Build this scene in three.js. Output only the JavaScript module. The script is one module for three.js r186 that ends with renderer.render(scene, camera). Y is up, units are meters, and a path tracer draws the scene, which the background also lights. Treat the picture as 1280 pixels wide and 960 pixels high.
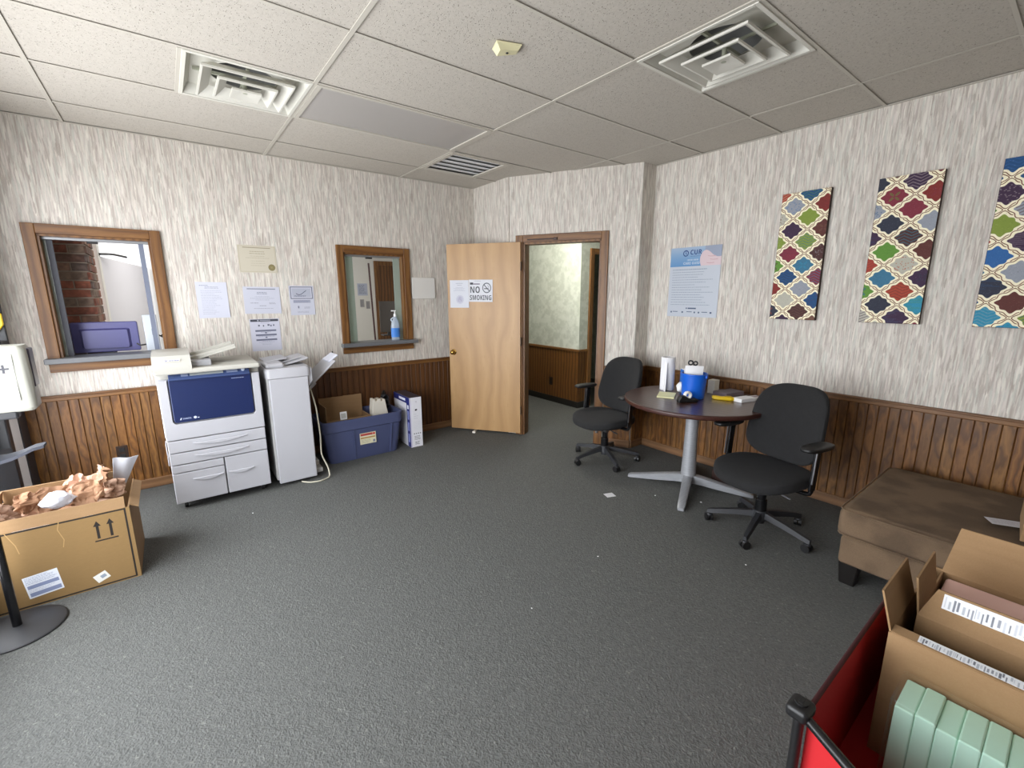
import * as THREE from 'three';
import { RoundedBoxGeometry } from 'three/addons/geometries/RoundedBoxGeometry.js';
import { mergeGeometries, mergeVertices, toCreasedNormals } from 'three/addons/utils/BufferGeometryUtils.js';
import { RectAreaLightUniformsLib } from 'three/addons/lights/RectAreaLightUniformsLib.js';

// ------------------------------------------------------------------ camera, sky, large lights, exposure
RectAreaLightUniformsLib.init();
const scene = new THREE.Scene();
const renderer = new THREE.WebGLRenderer({ antialias: true });
renderer.toneMapping = THREE.LinearToneMapping;
renderer.toneMappingExposure = 1.2;
renderer.shadowMap.enabled = true;

const R = THREE.MathUtils.degToRad;
const camera = new THREE.PerspectiveCamera(81.7, 1280 / 960, 0.05, 200);
camera.position.set(-0.813, 1.54, 4.489);
camera.rotation.order = 'YXZ';
camera.rotation.set(-R(11.472), -R(37.504), R(-0.165));
scene.add(camera);

scene.background = new THREE.Color().setRGB(2.6, 2.8, 3.0);      // bright overcast sky outside the shop front

const H = 2.695;            // ceiling height
const XL = -1.70, XR = 2.95, ZF = 6.2;
// daylight of the glazed shop front on the left (the overcast sky in its panes)
function daylight(name, w, h, pos, look, color, intensity) {
  const l = new THREE.RectAreaLight(new THREE.Color().setRGB(...color), intensity, w, h);
  l.name = name; l.position.set(...pos); l.lookAt(...look); scene.add(l); return l;
}
const BAYS = [[0.45, 1.65], [1.73, 2.93], [3.01, 4.21]];
BAYS.slice(0, 3).forEach(([a, b]) => daylight('shopfront_daylight', b - a - 0.04, 2.02, [XL + 0.012, 1.24, (a + b) / 2], [5, 1.24, (a + b) / 2], [0.965, 0.985, 1.03], 6.0));
daylight('office_window_daylight', 1.3, 1.3, [XL + 0.012, 1.6, -1.95], [5, 1.6, -1.95], [0.9, 0.94, 1.1], 8);

// ------------------------------------------------------------------ random numbers and noise
function rng(seed) { let a = seed >>> 0; return () => { a |= 0; a = a + 0x6D2B79F5 | 0; let t = Math.imul(a ^ a >>> 15, 1 | a); t = t + Math.imul(t ^ t >>> 7, 61 | t) ^ t; return ((t ^ t >>> 14) >>> 0) / 4294967296; }; }
const rnd = rng(7);
const rr = (a, b) => a + (b - a) * rnd();
const pick = (a) => a[Math.floor(rnd() * a.length)];
function hash(x, y, s) { let h = Math.imul(x, 374761393) + Math.imul(y, 668265263) + Math.imul(s, 1442695041) | 0; h = Math.imul(h ^ h >>> 13, 1274126177); return ((h ^ h >>> 16) >>> 0) / 4294967296; }
function vnoise(x, y, px, py, s) {
  const xi = Math.floor(x), yi = Math.floor(y); let fx = x - xi, fy = y - yi;
  fx = fx * fx * (3 - 2 * fx); fy = fy * fy * (3 - 2 * fy);
  const w = (v, p) => ((v % p) + p) % p, x0 = w(xi, px), x1 = w(xi + 1, px), y0 = w(yi, py), y1 = w(yi + 1, py);
  const a = hash(x0, y0, s), b = hash(x1, y0, s), c = hash(x0, y1, s), d = hash(x1, y1, s);
  return a + (b - a) * fx + (c - a) * fy + (a - b - c + d) * fx * fy;
}
function fbm(u, v, fx, fy, oct, s) { let t = 0, a = 0.5, n = 0; for (let o = 0; o < oct; o++) { t += a * vnoise(u * fx, v * fy, fx, fy, s + o); n += a; a *= 0.5; fx *= 2; fy *= 2; } return t / n; }

// ------------------------------------------------------------------ textures
function dataTex(w, h, size, fn, srgb = true) {      // fn(u, v) -> [r, g, b] 0..255 ; size = metres covered
  const d = new Uint8Array(w * h * 4);
  for (let y = 0; y < h; y++) for (let x = 0; x < w; x++) {
    const c = fn((x + 0.5) / w, (y + 0.5) / h, x, y), k = (y * w + x) * 4;
    d[k] = Math.max(0, Math.min(255, c[0])); d[k + 1] = Math.max(0, Math.min(255, c[1])); d[k + 2] = Math.max(0, Math.min(255, c[2])); d[k + 3] = 255;
  }
  return finish(new THREE.DataTexture(d, w, h, THREE.RGBAFormat), size, srgb);
}
function finish(t, size, srgb) {
  t.wrapS = t.wrapT = THREE.RepeatWrapping; t.magFilter = THREE.LinearFilter; t.minFilter = THREE.LinearMipmapLinearFilter; t.generateMipmaps = true;
  if (srgb) t.colorSpace = THREE.SRGBColorSpace;
  if (size) t.repeat.set(1 / size[0], 1 / size[1]);
  t.needsUpdate = true; return t;
}
function canvasTex(w, h, draw) {
  const c = document.createElement('canvas'); c.width = w; c.height = h;
  draw(c.getContext('2d'), w, h);
  const t = new THREE.CanvasTexture(c); t.colorSpace = THREE.SRGBColorSpace; t.magFilter = THREE.LinearFilter; t.needsUpdate = true; return t;
}
const mix = (a, b, t) => a.map((v, i) => v + (b[i] - v) * t);
const sstep = (a, b, x) => { const t = Math.max(0, Math.min(1, (x - a) / (b - a))); return t * t * (3 - 2 * t); };

// streaked brush-stroke wallpaper
const texWall = (() => {
  const N = 1024, buf = new Float32Array(N * N * 3), q = rng(21);
  for (let i = 0; i < N * N; i++) { buf[i * 3] = 189; buf[i * 3 + 1] = 182; buf[i * 3 + 2] = 174; }
  const pal = [[218, 213, 202], [229, 224, 213], [205, 196, 189], [200, 201, 191], [174, 164, 155], [164, 154, 145], [212, 204, 194], [192, 192, 184], [216, 207, 200], [180, 169, 162]];
  for (let s = 0; s < 11000; s++) {
    const c = pal[Math.floor(q() * pal.length)], x0 = q() * N, y0 = q() * N, L = 40 + q() * 105, W = 1.6 + q() * 4.2, sl = (q() - 0.5) * 0.13, al = 0.3 + q() * 0.5, wob = (q() - 0.5) * 0.03;
    for (let t = 0; t < L; t++) {
      const p = t / L, hw = W * Math.pow(Math.sin(Math.PI * p), 0.55), cx = x0 + sl * t + wob * t * Math.sin(p * 5), y = Math.floor(y0 + t) % N;
      for (let dx = -Math.ceil(hw); dx <= hw; dx++) {
        const a = al * Math.max(0, 1 - Math.pow(Math.abs(dx) / (hw + 0.5), 2.2)), x = ((Math.floor(cx + dx) % N) + N) % N, k = (y * N + x) * 3;
        for (let j = 0; j < 3; j++) buf[k + j] += (c[j] - buf[k + j]) * a;
      }
    }
  }
  return dataTex(N, N, [1.3, 1.3], (u, v, x, y) => { const k = (y * N + x) * 3; return [buf[k], buf[k + 1], buf[k + 2]]; });
})();
// mottled sponge paper of the hall
const texHall = dataTex(512, 512, [0.9, 0.9], (u, v) => { const n = fbm(u, v, 14, 14, 4, 3), m = fbm(u, v, 40, 40, 2, 9); return mix([186, 192, 180], [206, 211, 200], sstep(0.32, 0.68, n * 0.75 + m * 0.25)); });
// panelling wood: figured, orange brown
function woodTex(seed, dark, mid, light, figure, w = 512, h = 1024, size = [0.5, 1.0], fv = [5, 3]) {
  return dataTex(w, h, size, (u, v) => {
    const warp = fbm(u, v, fv[0], fv[1], 4, seed), rings = Math.abs(((u * 9 + warp * figure + 0.25 * fbm(u, v, 12, 4, 2, seed + 5)) % 1) - 0.5) * 2;
    const fine = vnoise(u * 160, v * 14, 160, 14, seed + 11), pore = vnoise(u * 256, v * 30, 256, 30, seed + 17), blot = fbm(u, v, 6, 4, 3, seed + 23);
    let c = mix(dark, mid, sstep(0.05, 0.55, rings)); c = mix(c, light, sstep(0.55, 1, rings) * 0.8);
    c = mix(c, dark, 0.30 * sstep(0.5, 0.85, blot)); c = mix(c, dark, 0.22 * fine); if (pore > 0.86) c = mix(c, dark, 0.45);
    return c;
  });
}
const texPanel = woodTex(31, [90, 58, 25], [121, 82, 38], [143, 101, 51], 3.4, 512, 1024, [0.5, 1.0], [7, 4]);
const texPlain = woodTex(37, [72, 44, 22], [92, 58, 29], [104, 68, 36], 0.7);
const texTrim = woodTex(47, [94, 60, 27], [118, 79, 38], [131, 91, 46], 0.9);
const texDoor = woodTex(61, [164, 127, 83], [174, 137, 91], [182, 146, 99], 1.5, 512, 1024, [1.6, 2.0]);
const texBase = woodTex(53, [112, 80, 52], [130, 95, 64], [140, 105, 72], 0.6);
const texHallWood = woodTex(71, [76, 46, 18], [106, 68, 30], [120, 80, 38], 0.8);
const texCherry = woodTex(83, [46, 26, 20], [70, 42, 33], [84, 52, 42], 0.6, 512, 512, [0.5, 0.5]);
// cut pile carpet
const carpetPix = (u, v) => { const n = fbm(u, v, 160, 160, 3, 5), f = vnoise(u * 380, v * 380, 380, 380, 8), b = fbm(u, v, 6, 6, 3, 12), s = vnoise(u * 220, v * 140, 220, 140, 33); return [n, f, b, s]; };
const texCarpet = dataTex(1024, 1024, [1.4, 1.4], (u, v) => { const [n, f, b, s] = carpetPix(u, v); let c = mix([68, 69, 67], [105, 106, 103], 0.6 * n + 0.4 * f); c = mix(c, [86, 87, 85], 0.3 * b); if (s > 0.9) c = mix(c, [132, 132, 126], 0.45); if (s < 0.07) c = mix(c, [58, 59, 60], 0.4); return c; });
const bumpCarpet = dataTex(1024, 1024, [1.4, 1.4], (u, v) => { const [n, f] = carpetPix(u, v); const g = 255 * (0.5 * n + 0.5 * f); return [g, g, g]; }, false);
// fissured mineral-fibre tiles
const tilePits = (() => {
  const N = 512, b = new Float32Array(N * N).fill(1), q = rng(5);
  for (let s = 0; s < 1300; s++) {
    let x = q() * N, y = q() * N, a = q() * 6.28; const L = q() < 0.25 ? 2 + q() * 3 : 1, r = 0.4 + q() * 0.8;
    for (let t = 0; t < L; t++) { x += Math.cos(a); y += Math.sin(a); a += (q() - 0.5) * 1.2;
      for (let dy = -2; dy <= 2; dy++) for (let dx = -2; dx <= 2; dx++) { const d = Math.hypot(dx, dy); if (d <= r + 0.5) { const k = (((Math.floor(y + dy) % N) + N) % N) * N + (((Math.floor(x + dx) % N) + N) % N); b[k] = Math.min(b[k], d < r ? 0 : 0.5); } } }
  }
  return b;
})();
const texTile = dataTex(512, 512, [0.55, 0.55], (u, v, x, y) => mix([128, 121, 111], mix([179, 173, 163], [191, 185, 175], fbm(u, v, 60, 60, 2, 3)), 0.2 + 0.8 * tilePits[y * 512 + x]));
const bumpTile = dataTex(512, 512, [0.55, 0.55], (u, v, x, y) => { const g = 255 * (0.85 * tilePits[y * 512 + x] + 0.15 * vnoise(u * 200, v * 200, 200, 200, 4)); return [g, g, g]; }, false);
const texFabric = dataTex(256, 256, [0.12, 0.12], (u, v) => { const n = vnoise(u * 128, v * 128, 128, 128, 3), m = fbm(u, v, 8, 8, 2, 6); const g = 20 + 11 * n + 4 * m; return [g, g, g + 1]; });
const texSuede = dataTex(512, 512, [0.8, 0.8], (u, v) => { const n = fbm(u, v, 5, 5, 4, 41), f = vnoise(u * 256, v * 256, 256, 256, 2); return mix([82, 66, 50], [112, 92, 71], sstep(0.3, 0.7, n) * 0.75 + f * 0.25); });
const texKraft = dataTex(512, 512, [0.6, 0.6], (u, v) => { const n = fbm(u, v, 4, 40, 3, 51), f = vnoise(u * 256, v * 256, 256, 256, 13), b = fbm(u, v, 5, 5, 3, 15); return mix([138, 108, 74], [158, 127, 91], 0.4 * n + 0.25 * f + 0.35 * b); });
const texBrushed = dataTex(256, 256, [0.2, 0.2], (u, v) => { const n = vnoise(u * 6, v * 200, 6, 200, 3); const g = 150 + 30 * n; return [g, g + 2, g + 6]; });

// ------------------------------------------------------------------ materials
const mat = (name, o) => { const m = new (o.transmission || o.clearcoat || o.sheen ? THREE.MeshPhysicalMaterial : THREE.MeshStandardMaterial)(o); m.name = name; return m; };
const flat = (name, color, roughness = 0.6, extra = {}) => mat(name, { color, roughness, ...extra });
const MT = {
  wallpaper: mat('wallpaper', { map: texWall, roughness: 0.85 }),
  hallpaper: mat('hall wallpaper', { map: texHall, roughness: 0.85 }),
  trim: mat('wood trim', { map: texTrim, roughness: 0.45 }),
  baseboard: mat('baseboard wood', { map: texBase, roughness: 0.5 }),
  door: mat('oak veneer', { map: texDoor, roughness: 0.42 }),
  hallwood: mat('hall panelling', { map: texHallWood, roughness: 0.4 }),
  groove: flat('dark groove board', '#54371c', 0.8), grooveRed: flat('brown groove board', '#4d2e16', 0.8),
  carpet: mat('carpet', { map: texCarpet, bumpMap: bumpCarpet, bumpScale: 0.004, roughness: 1 }),
  tile: mat('ceiling tile', { map: texTile, bumpMap: bumpTile, bumpScale: 0.002, roughness: 0.95 }),
  grid: flat('white grid bar', '#bbb6ab', 0.5),
  white: flat('white paint', '#dcdad4', 0.7),
  bronze: flat('dark bronze frame', '#33343a', 0.45, { metalness: 0.4 }),
  alu: flat('grey aluminium', '#9a9c9e', 0.4, { metalness: 0.6 }),
  whiteFrame: flat('white frame', '#d6d6d6', 0.5),
  glass: mat('glass', { color: '#ffffff', transmission: 1, thickness: 0, roughness: 0.02, ior: 1.5 }),
  greenGlass: mat('grey green glass', { color: '#c3d0c6', transmission: 0.55, thickness: 0, roughness: 0.12, ior: 1.5 }),
  stone: flat('grey laminate sill', '#66686b', 0.4),
  copier: flat('copier plastic', '#b5b5ba', 0.45),
  copier2: flat('copier cream plastic', '#bab8af', 0.5),
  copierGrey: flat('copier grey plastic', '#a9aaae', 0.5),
  navy: flat('navy plastic', '#14234f', 0.35),
  black: flat('black plastic', '#161617', 0.45),
  blackGloss: flat('black gloss', '#101012', 0.25),
  charcoal: flat('charcoal plastic', '#2c2d30', 0.5),
  fabric: mat('black fabric', { map: texFabric, roughness: 0.95, sheen: 0.3, sheenRoughness: 0.6, sheenColor: new THREE.Color('#555560') }),
  chrome: flat('worn metal', '#8d8e92', 0.3, { metalness: 0.9 }),
  brass: flat('brass', '#b08c4a', 0.25, { metalness: 1 }),
  cherry: mat('dark laminate', { map: texCherry, roughness: 0.32, clearcoat: 0.4, clearcoatRoughness: 0.25 }),
  cherryEdge: flat('dark laminate edge', '#3d211a', 0.4),
  silver: mat('silver paint', { map: texBrushed, metalness: 0.35, roughness: 0.4 }),
  suede: mat('brown suede', { map: texSuede, roughness: 0.95, sheen: 0.5, sheenRoughness: 0.5, sheenColor: new THREE.Color('#8a745c') }),
  kraft: mat('corrugated card', { map: texKraft, roughness: 0.85 }),
  kraftIn: mat('corrugated card inside', { map: texKraft, color: '#d8cfc2', roughness: 0.9 }),
  cardEdge: flat('card edge', '#c9a878', 0.9),
  tote: flat('blue grey plastic', '#4b5274', 0.45),
  paper: flat('white paper', '#e6e6e6', 0.8),
  cream: flat('cream plastic', '#d9d3ac', 0.5),
  red: flat('red nylon', '#b21119', 0.75),
  bucketBlue: flat('blue plastic', '#0f5cc6', 0.35),
  yellow: flat('yellow plastic', '#d8b412', 0.4),
  mint: flat('mint paper', '#bde4d0', 0.8),
  wrap: mat('clear wrap', { color: '#ffffff', transmission: 1, thickness: 0, roughness: 0.15, ior: 1.3 }),
  bag: mat('white plastic bag', { color: '#e4e6ec', transmission: 0.25, thickness: 0, roughness: 0.5, ior: 1.3 }),
  pink: flat('pink sheet', '#f0c9c0', 0.8),
  monitor: flat('monitor back', '#55548a', 0.4),
  dark: flat('dark paint', '#1d1c1b', 0.9),
  mortar: flat('mortar', '#a5978a', 0.95),
  outletBrown: flat('brown outlet', '#2a1a10', 0.4),
};
const panelMats = [0, 0.13, 0.29, 0.41].map((o, i) => { const t = texPanel.clone(); t.repeat.set(2, 1); t.offset.set(o, o * 1.7); t.needsUpdate = true; return mat('wood panelling', { map: t, color: ['#ffffff', '#f1ece6', '#fff6ea', '#e9e2da'][i], roughness: 0.45 }); });
const plainMats = [0, 0.2, 0.37].map((o) => { const t = texPlain.clone(); t.repeat.set(2, 1); t.offset.set(o, o * 1.3); t.needsUpdate = true; return mat('plain wood panelling', { map: t, roughness: 0.4 }); });
const brickMats = ['#7a4a3b', '#6a5046', '#8a5442', '#645650', '#7a675a', '#8a6c5c'].map((c, i) => { const n = dataTex(64, 64, [0.2, 0.2], (u, v) => { const b = new THREE.Color(c), k = 0.72 + 0.56 * fbm(u, v, 8, 8, 3, i + 70); return [b.r ** (1 / 2.2) * 255 * k, b.g ** (1 / 2.2) * 255 * k, b.b ** (1 / 2.2) * 255 * k]; }); return mat('brick', { map: n, roughness: 0.95 }); });

// ------------------------------------------------------------------ geometry helpers
const V = (x, y, z) => new THREE.Vector3(x, y, z);
function clean(g) { g = g.index ? g.toNonIndexed() : g; for (const k of Object.keys(g.attributes)) if (!['position', 'normal', 'uv'].includes(k)) g.deleteAttribute(k); if (!g.attributes.normal) g.computeVertexNormals(); if (!g.attributes.uv) g.setAttribute('uv', new THREE.BufferAttribute(new Float32Array(g.attributes.position.count * 2), 2)); return g; }
function metreUV(g, ox = 0, oy = 0, swap = false) {        // uv in metres by the main direction of each face
  const p = g.attributes.position, n = g.attributes.normal, uv = new Float32Array(p.count * 2);
  for (let i = 0; i < p.count; i += 3) {
    let nx = 0, ny = 0, nz = 0; for (let j = 0; j < 3; j++) { nx += Math.abs(n.getX(i + j)); ny += Math.abs(n.getY(i + j)); nz += Math.abs(n.getZ(i + j)); }
    for (let j = 0; j < 3; j++) {
      const x = p.getX(i + j), y = p.getY(i + j), z = p.getZ(i + j); let a, b;
      if (ny >= nx && ny >= nz) { a = x; b = z; } else if (nx >= nz) { a = z; b = y; } else { a = x; b = y; }
      if (swap) [a, b] = [b, a];
      uv[(i + j) * 2] = a + ox; uv[(i + j) * 2 + 1] = b + oy;
    }
  }
  g.setAttribute('uv', new THREE.BufferAttribute(uv, 2)); return g;
}
const B = (w, h, d, x = 0, y = 0, z = 0, r = 0, seg = 2) => { const g = r ? new RoundedBoxGeometry(w, h, d, seg, Math.min(r, w / 2.01, h / 2.01, d / 2.01)) : new THREE.BoxGeometry(w, h, d); g.translate(x, y, z); return g; };
const B2 = (x0, x1, y0, y1, z0, z1, r = 0, seg = 2) => B(x1 - x0, y1 - y0, z1 - z0, (x0 + x1) / 2, (y0 + y1) / 2, (z0 + z1) / 2, r, seg);
const CY = (r1, r2, h, x = 0, y = 0, z = 0, s = 24) => new THREE.CylinderGeometry(r1, r2, h, s).translate(x, y, z);
const TB = (pts, r, seg = 24, rs = 8, closed = false) => new THREE.TubeGeometry(new THREE.CatmullRomCurve3(pts.map((p) => V(...p)), closed, 'catmullrom', 0.3), seg, r, rs, closed);
const LA = (pts, s = 32) => new THREE.LatheGeometry(pts.map((p) => new THREE.Vector2(...p)), s);
function EX(pts, depth, bevel = 0, holes = []) {
  const s = new THREE.Shape(pts.map((p) => new THREE.Vector2(...p)));
  for (const h of holes) s.holes.push(new THREE.Path(h.map((p) => new THREE.Vector2(...p))));
  return new THREE.ExtrudeGeometry(s, { depth: depth - 2 * bevel, bevelEnabled: bevel > 0, bevelThickness: bevel, bevelSize: bevel, bevelOffset: -bevel, bevelSegments: 1, curveSegments: 12 }).translate(0, 0, bevel);
}
const rect = (x0, x1, y0, y1) => [[x0, y0], [x1, y0], [x1, y1], [x0, y1]];
function rrect(w, h, r, n = 5) { const p = []; for (const [cx, cy, a0] of [[w / 2 - r, h / 2 - r, 0], [-w / 2 + r, h / 2 - r, 90], [-w / 2 + r, -h / 2 + r, 180], [w / 2 - r, -h / 2 + r, 270]]) for (let i = 0; i <= n; i++) { const a = R(a0 + 90 * i / n); p.push([cx + r * Math.cos(a), cy + r * Math.sin(a)]); } return p; }
function SE(a, b, c, e1, e2, nu = 40, nv = 18) {           // superellipsoid, poles along y
  const pw = (t, e) => Math.sign(t) * Math.pow(Math.abs(t), e), g = new THREE.BufferGeometry(), P = [], I = [];
  for (let j = 0; j <= nv; j++) for (let i = 0; i <= nu; i++) { const v = -Math.PI / 2 + Math.PI * j / nv, u = 2 * Math.PI * i / nu, cv = pw(Math.cos(v), e1); P.push(a * cv * pw(Math.cos(u), e2), b * pw(Math.sin(v), e1), c * cv * pw(Math.sin(u), e2)); }
  for (let j = 0; j < nv; j++) for (let i = 0; i < nu; i++) { const k = j * (nu + 1) + i; I.push(k, k + nu + 1, k + 1, k + 1, k + nu + 1, k + nu + 2); }
  g.setAttribute('position', new THREE.Float32BufferAttribute(P, 3)); g.setIndex(I);
  let m = mergeVertices(g, 1e-5); m.computeVertexNormals(); return m;
}
function loft(rings, capA = true, capB = true) {           // rings of equal length, in order
  const n = rings[0].length, P = [], I = [];
  rings.forEach((r) => r.forEach((p) => P.push(...p)));
  for (let j = 0; j < rings.length - 1; j++) for (let i = 0; i < n; i++) { const a = j * n + i, b = j * n + (i + 1) % n; I.push(a, b, a + n, b, b + n, a + n); }
  const cap = (j, flip) => { const c = rings[j].reduce((s, p) => [s[0] + p[0] / n, s[1] + p[1] / n, s[2] + p[2] / n], [0, 0, 0]), k = P.length / 3; P.push(...c); for (let i = 0; i < n; i++) { const a = j * n + i, b = j * n + (i + 1) % n; flip ? I.push(k, b, a) : I.push(k, a, b); } };
  if (capA) cap(0, true); if (capB) cap(rings.length - 1, false);
  const g = new THREE.BufferGeometry(); g.setAttribute('position', new THREE.Float32BufferAttribute(P, 3)); g.setIndex(I);
  return toCreasedNormals(g, R(40));
}
function deform(g, fn) { const p = g.attributes.position, v = V(0, 0, 0); for (let i = 0; i < p.count; i++) { v.fromBufferAttribute(p, i); fn(v); p.setXYZ(i, v.x, v.y, v.z); } g.computeVertexNormals(); return g; }
const mv = (g, x, y, z, rx = 0, ry = 0, rz = 0) => { if (rx) g.rotateX(rx); if (ry) g.rotateY(ry); if (rz) g.rotateZ(rz); return g.translate(x, y, z); };

const names = {};
const numbered = (n) => { const k = names[n] = (names[n] ?? -1) + 1; return k ? `${n}_${String(k).padStart(3, '0')}` : n; };
function thing(name, label, category, [x, y, z] = [0, 0, 0], turn = 0, group) {
  const o = new THREE.Group(); o.name = numbered(name); o.position.set(x, y, z); o.rotation.y = turn; o.userData = { label, category }; if (group) o.userData.group = group; scene.add(o); return o;
}
function struct(name, [x, y, z] = [0, 0, 0], turn = 0, label) { const o = new THREE.Group(); o.name = numbered(name); o.position.set(x, y, z); o.rotation.y = turn; o.userData = { kind: 'structure' }; if (label) o.userData.label = label; scene.add(o); return o; }
function part(name, geos, material, parent, o = {}) {
  geos = (Array.isArray(geos) ? geos : [geos]).map((g) => clean(g));
  let g = geos.length > 1 ? mergeGeometries(geos) : geos[0];
  if (!o.keepUV) metreUV(g, o.ox || 0, o.oy || 0, o.swap);
  const m = new THREE.Mesh(g, material); m.name = name; m.castShadow = m.receiveShadow = true;
  if (o.label) m.userData.label = o.label; if (o.kind) m.userData.kind = o.kind;
  parent.add(m); return m;
}
function single(name, label, category, geos, material, o = {}) {   // a thing that is one mesh
  const m = part(numbered(name), geos, material, scene, o); Object.assign(m.userData, { label, category }); if (o.group) m.userData.group = o.group; return m;
}
function structMesh(name, geos, material, o = {}) { const m = part(numbered(name), geos, material, scene, o); m.userData.kind = 'structure'; if (o.label2) m.userData.label = o.label2; return m; }
// printed sheet: a thin board whose front face (+z) carries the print
function sheetGeo(w, h, t = 0.0008, curl = 0) {
  const g = new THREE.BoxGeometry(w, h, t, 10, 6, 1), p = g.attributes.position, n = g.attributes.normal, uv = g.attributes.uv;
  for (let i = 0; i < p.count; i++) { if (n.getZ(i) < 0.5) uv.setXY(i, 0.01, 0.01); const x = p.getX(i) / w, y = p.getY(i) / h; p.setZ(i, p.getZ(i) + t / 2 + curl * (Math.abs(x) * 2) ** 3 * (0.3 + Math.max(0, -y) * 1.4)); }
  g.computeVertexNormals(); return g;
}
function sheet(name, label, category, w, h, tex, [x, y, z], turn = 0, o = {}) {
  const m = single(name, label, category, sheetGeo(w, h, o.t, o.curl ?? 0.004), mat('printed paper', { map: tex, color: '#dcdce0', roughness: o.rough ?? 0.7 }), { keepUV: true, group: o.group });
  m.position.set(x, y, z); m.rotation.set(o.tiltX || 0, turn, o.roll || 0, 'YXZ'); return m;
}

// ================================================================== SETTING
// ---- floor
structMesh('floor', [B2(XL, 5.4, -0.1, 0, -3.4, ZF)], MT.carpet);
structMesh('pavement', [B2(-14, XL - 0.16, -0.16, -0.04, -8, 14)], flat('concrete', '#b3aca0', 0.9));

// ---- planks
const plankGeo = {};
function plank(h, w = 0.052) { const k = h + '_' + w; return plankGeo[k] ??= (() => { const c = 0.004, t = 0.011; return metreUV(clean(EX([[0, 0], [w, 0], [w, t - c], [w - c, t], [c, t], [0, t - c]], h).rotateX(-Math.PI / 2).scale(1, 1, -1).translate(0, 0, 0))); })(); }
function planks(parent, x0, x1, y0, y1, z = 0, pitch = 0.057, mats = panelMats) {
  part('groove_board', [B2(x0, x1, y0, y1, z - 0.002, z + 0.004)], mats === plainMats ? MT.grooveRed : MT.groove, parent);
  const g = plankFix(y1 - y0, pitch - 0.0022);
  const n = Math.max(1, Math.round((x1 - x0) / pitch));
  for (let i = 0; i < n; i++) { const m = new THREE.Mesh(g[i % 5], pick(mats)); m.name = 'plank'; m.castShadow = m.receiveShadow = true; m.position.set(x0 + (i + 0.5) * (x1 - x0) / n, y0, z + 0.002); parent.add(m); }
}
const fixCache = {};
function plankFix(h, w) {
  const k = h.toFixed(3) + w.toFixed(3); if (fixCache[k]) return fixCache[k];
  return fixCache[k] = [0, 1, 2, 3, 4].map((i) => {
    const c = 0.003, t = 0.012, s = [[-w / 2, 0], [w / 2, 0], [w / 2, t - c], [w / 2 - c, t], [-w / 2 + c, t], [-w / 2, t - c]];
    // profile in x-z, extruded upward
    const g = loft([s.map(([x, z]) => [x, 0, z]), s.map(([x, z]) => [x, h, z])].map((r) => r.slice().reverse()));
    return metreUV(clean(g), i * 0.057 + 0.03, i * 0.21);
  });
}
const RAILY = 0.832;
function rail(name, x0, x1, parent) { structIn(name, [B2(x0, x1, RAILY - 0.042, RAILY - 0.012, 0, 0.024, 0.006), B2(x0, x1, RAILY - 0.014, RAILY, 0, 0.034, 0.005)], parent); }
function structIn(name, geos, [pos, turn]) { const g = struct(name, pos, turn); part('moulding', geos, MT.trim, g, { swap: true }); return g; }

// ---- wall_back (office side, z = 0) with the two pass-through openings
const W1 = { x0: -1.455, x1: -0.848, y0: 1.095, y1: 1.953 }, W2 = { x0: 0.592, x1: 1.205, y0: 1.06, y1: 1.935 };
{
  const w = struct('wall_back');
  part('wall_surface', [EX(rect(XL - 0.1, 2.22, 0, H + 0.02), 0.12, 0, [rect(W1.x0, W1.x1, W1.y0, W1.y1), rect(W2.x0, W2.x1, W2.y0, W2.y1)]).translate(0, 0, -0.12)], MT.wallpaper, w);
  planks(w, XL + 0.005, -0.20, 0.075, RAILY - 0.04, 0); planks(w, -0.20, 2.08, 0.075, RAILY - 0.04, 0, 0.057, plainMats);
  rail('trim', XL + 0.005, 2.085, [[0, 0, 0], 0]);
  const bb = struct('baseboard_back'); part('board', [B2(XL + 0.005, 2.085, 0, 0.078, 0, 0.02, 0.005)], MT.baseboard, bb, { swap: true });
}
function passWindow(w, sillOver) {
  const t = 0.066, f = struct('window');
  for (const [a, b, c, d, sw] of [[w.x0 - t, w.x0, w.y0, w.y1 + t, 0], [w.x1, w.x1 + t, w.y0, w.y1 + t, 0], [w.x0, w.x1, w.y1, w.y1 + t, 1]]) part('window_trim', [B2(a, b, c, d, 0, 0.022, 0.004)], MT.trim, f, { swap: !!sw });
  part('jamb', [B2(w.x0, w.x0 + 0.014, w.y0, w.y1, -0.13, 0.004), B2(w.x1 - 0.014, w.x1, w.y0, w.y1, -0.13, 0.004), B2(w.x0, w.x1, w.y1 - 0.014, w.y1, -0.13, 0.004)], MT.trim, f);
  part('sill', [B2(w.x0 - t - 0.015, w.x1 + t + sillOver, w.y0 - 0.034, w.y0 + 0.004, -0.16, 0.075, 0.006)], MT.stone, f, { label: 'grey laminate sill' });
  part('apron', [B2(w.x0 - t, w.x1 + t, w.y0 - 0.098, w.y0 - 0.034, 0, 0.024, 0.004)], MT.trim, f, { swap: true });
  part('track', [B2(w.x0 + 0.014, w.x1 - 0.014, w.y1 - 0.03, w.y1 - 0.014, -0.10, -0.05)], MT.alu, f);
  part('latch', [B2((w.x0 + w.x1) / 2 - 0.06, (w.x0 + w.x1) / 2 + 0.0, w.y1 - 0.045, w.y1 - 0.03, -0.09, -0.05, 0.004)], MT.black, f);
  return f;
}
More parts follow.
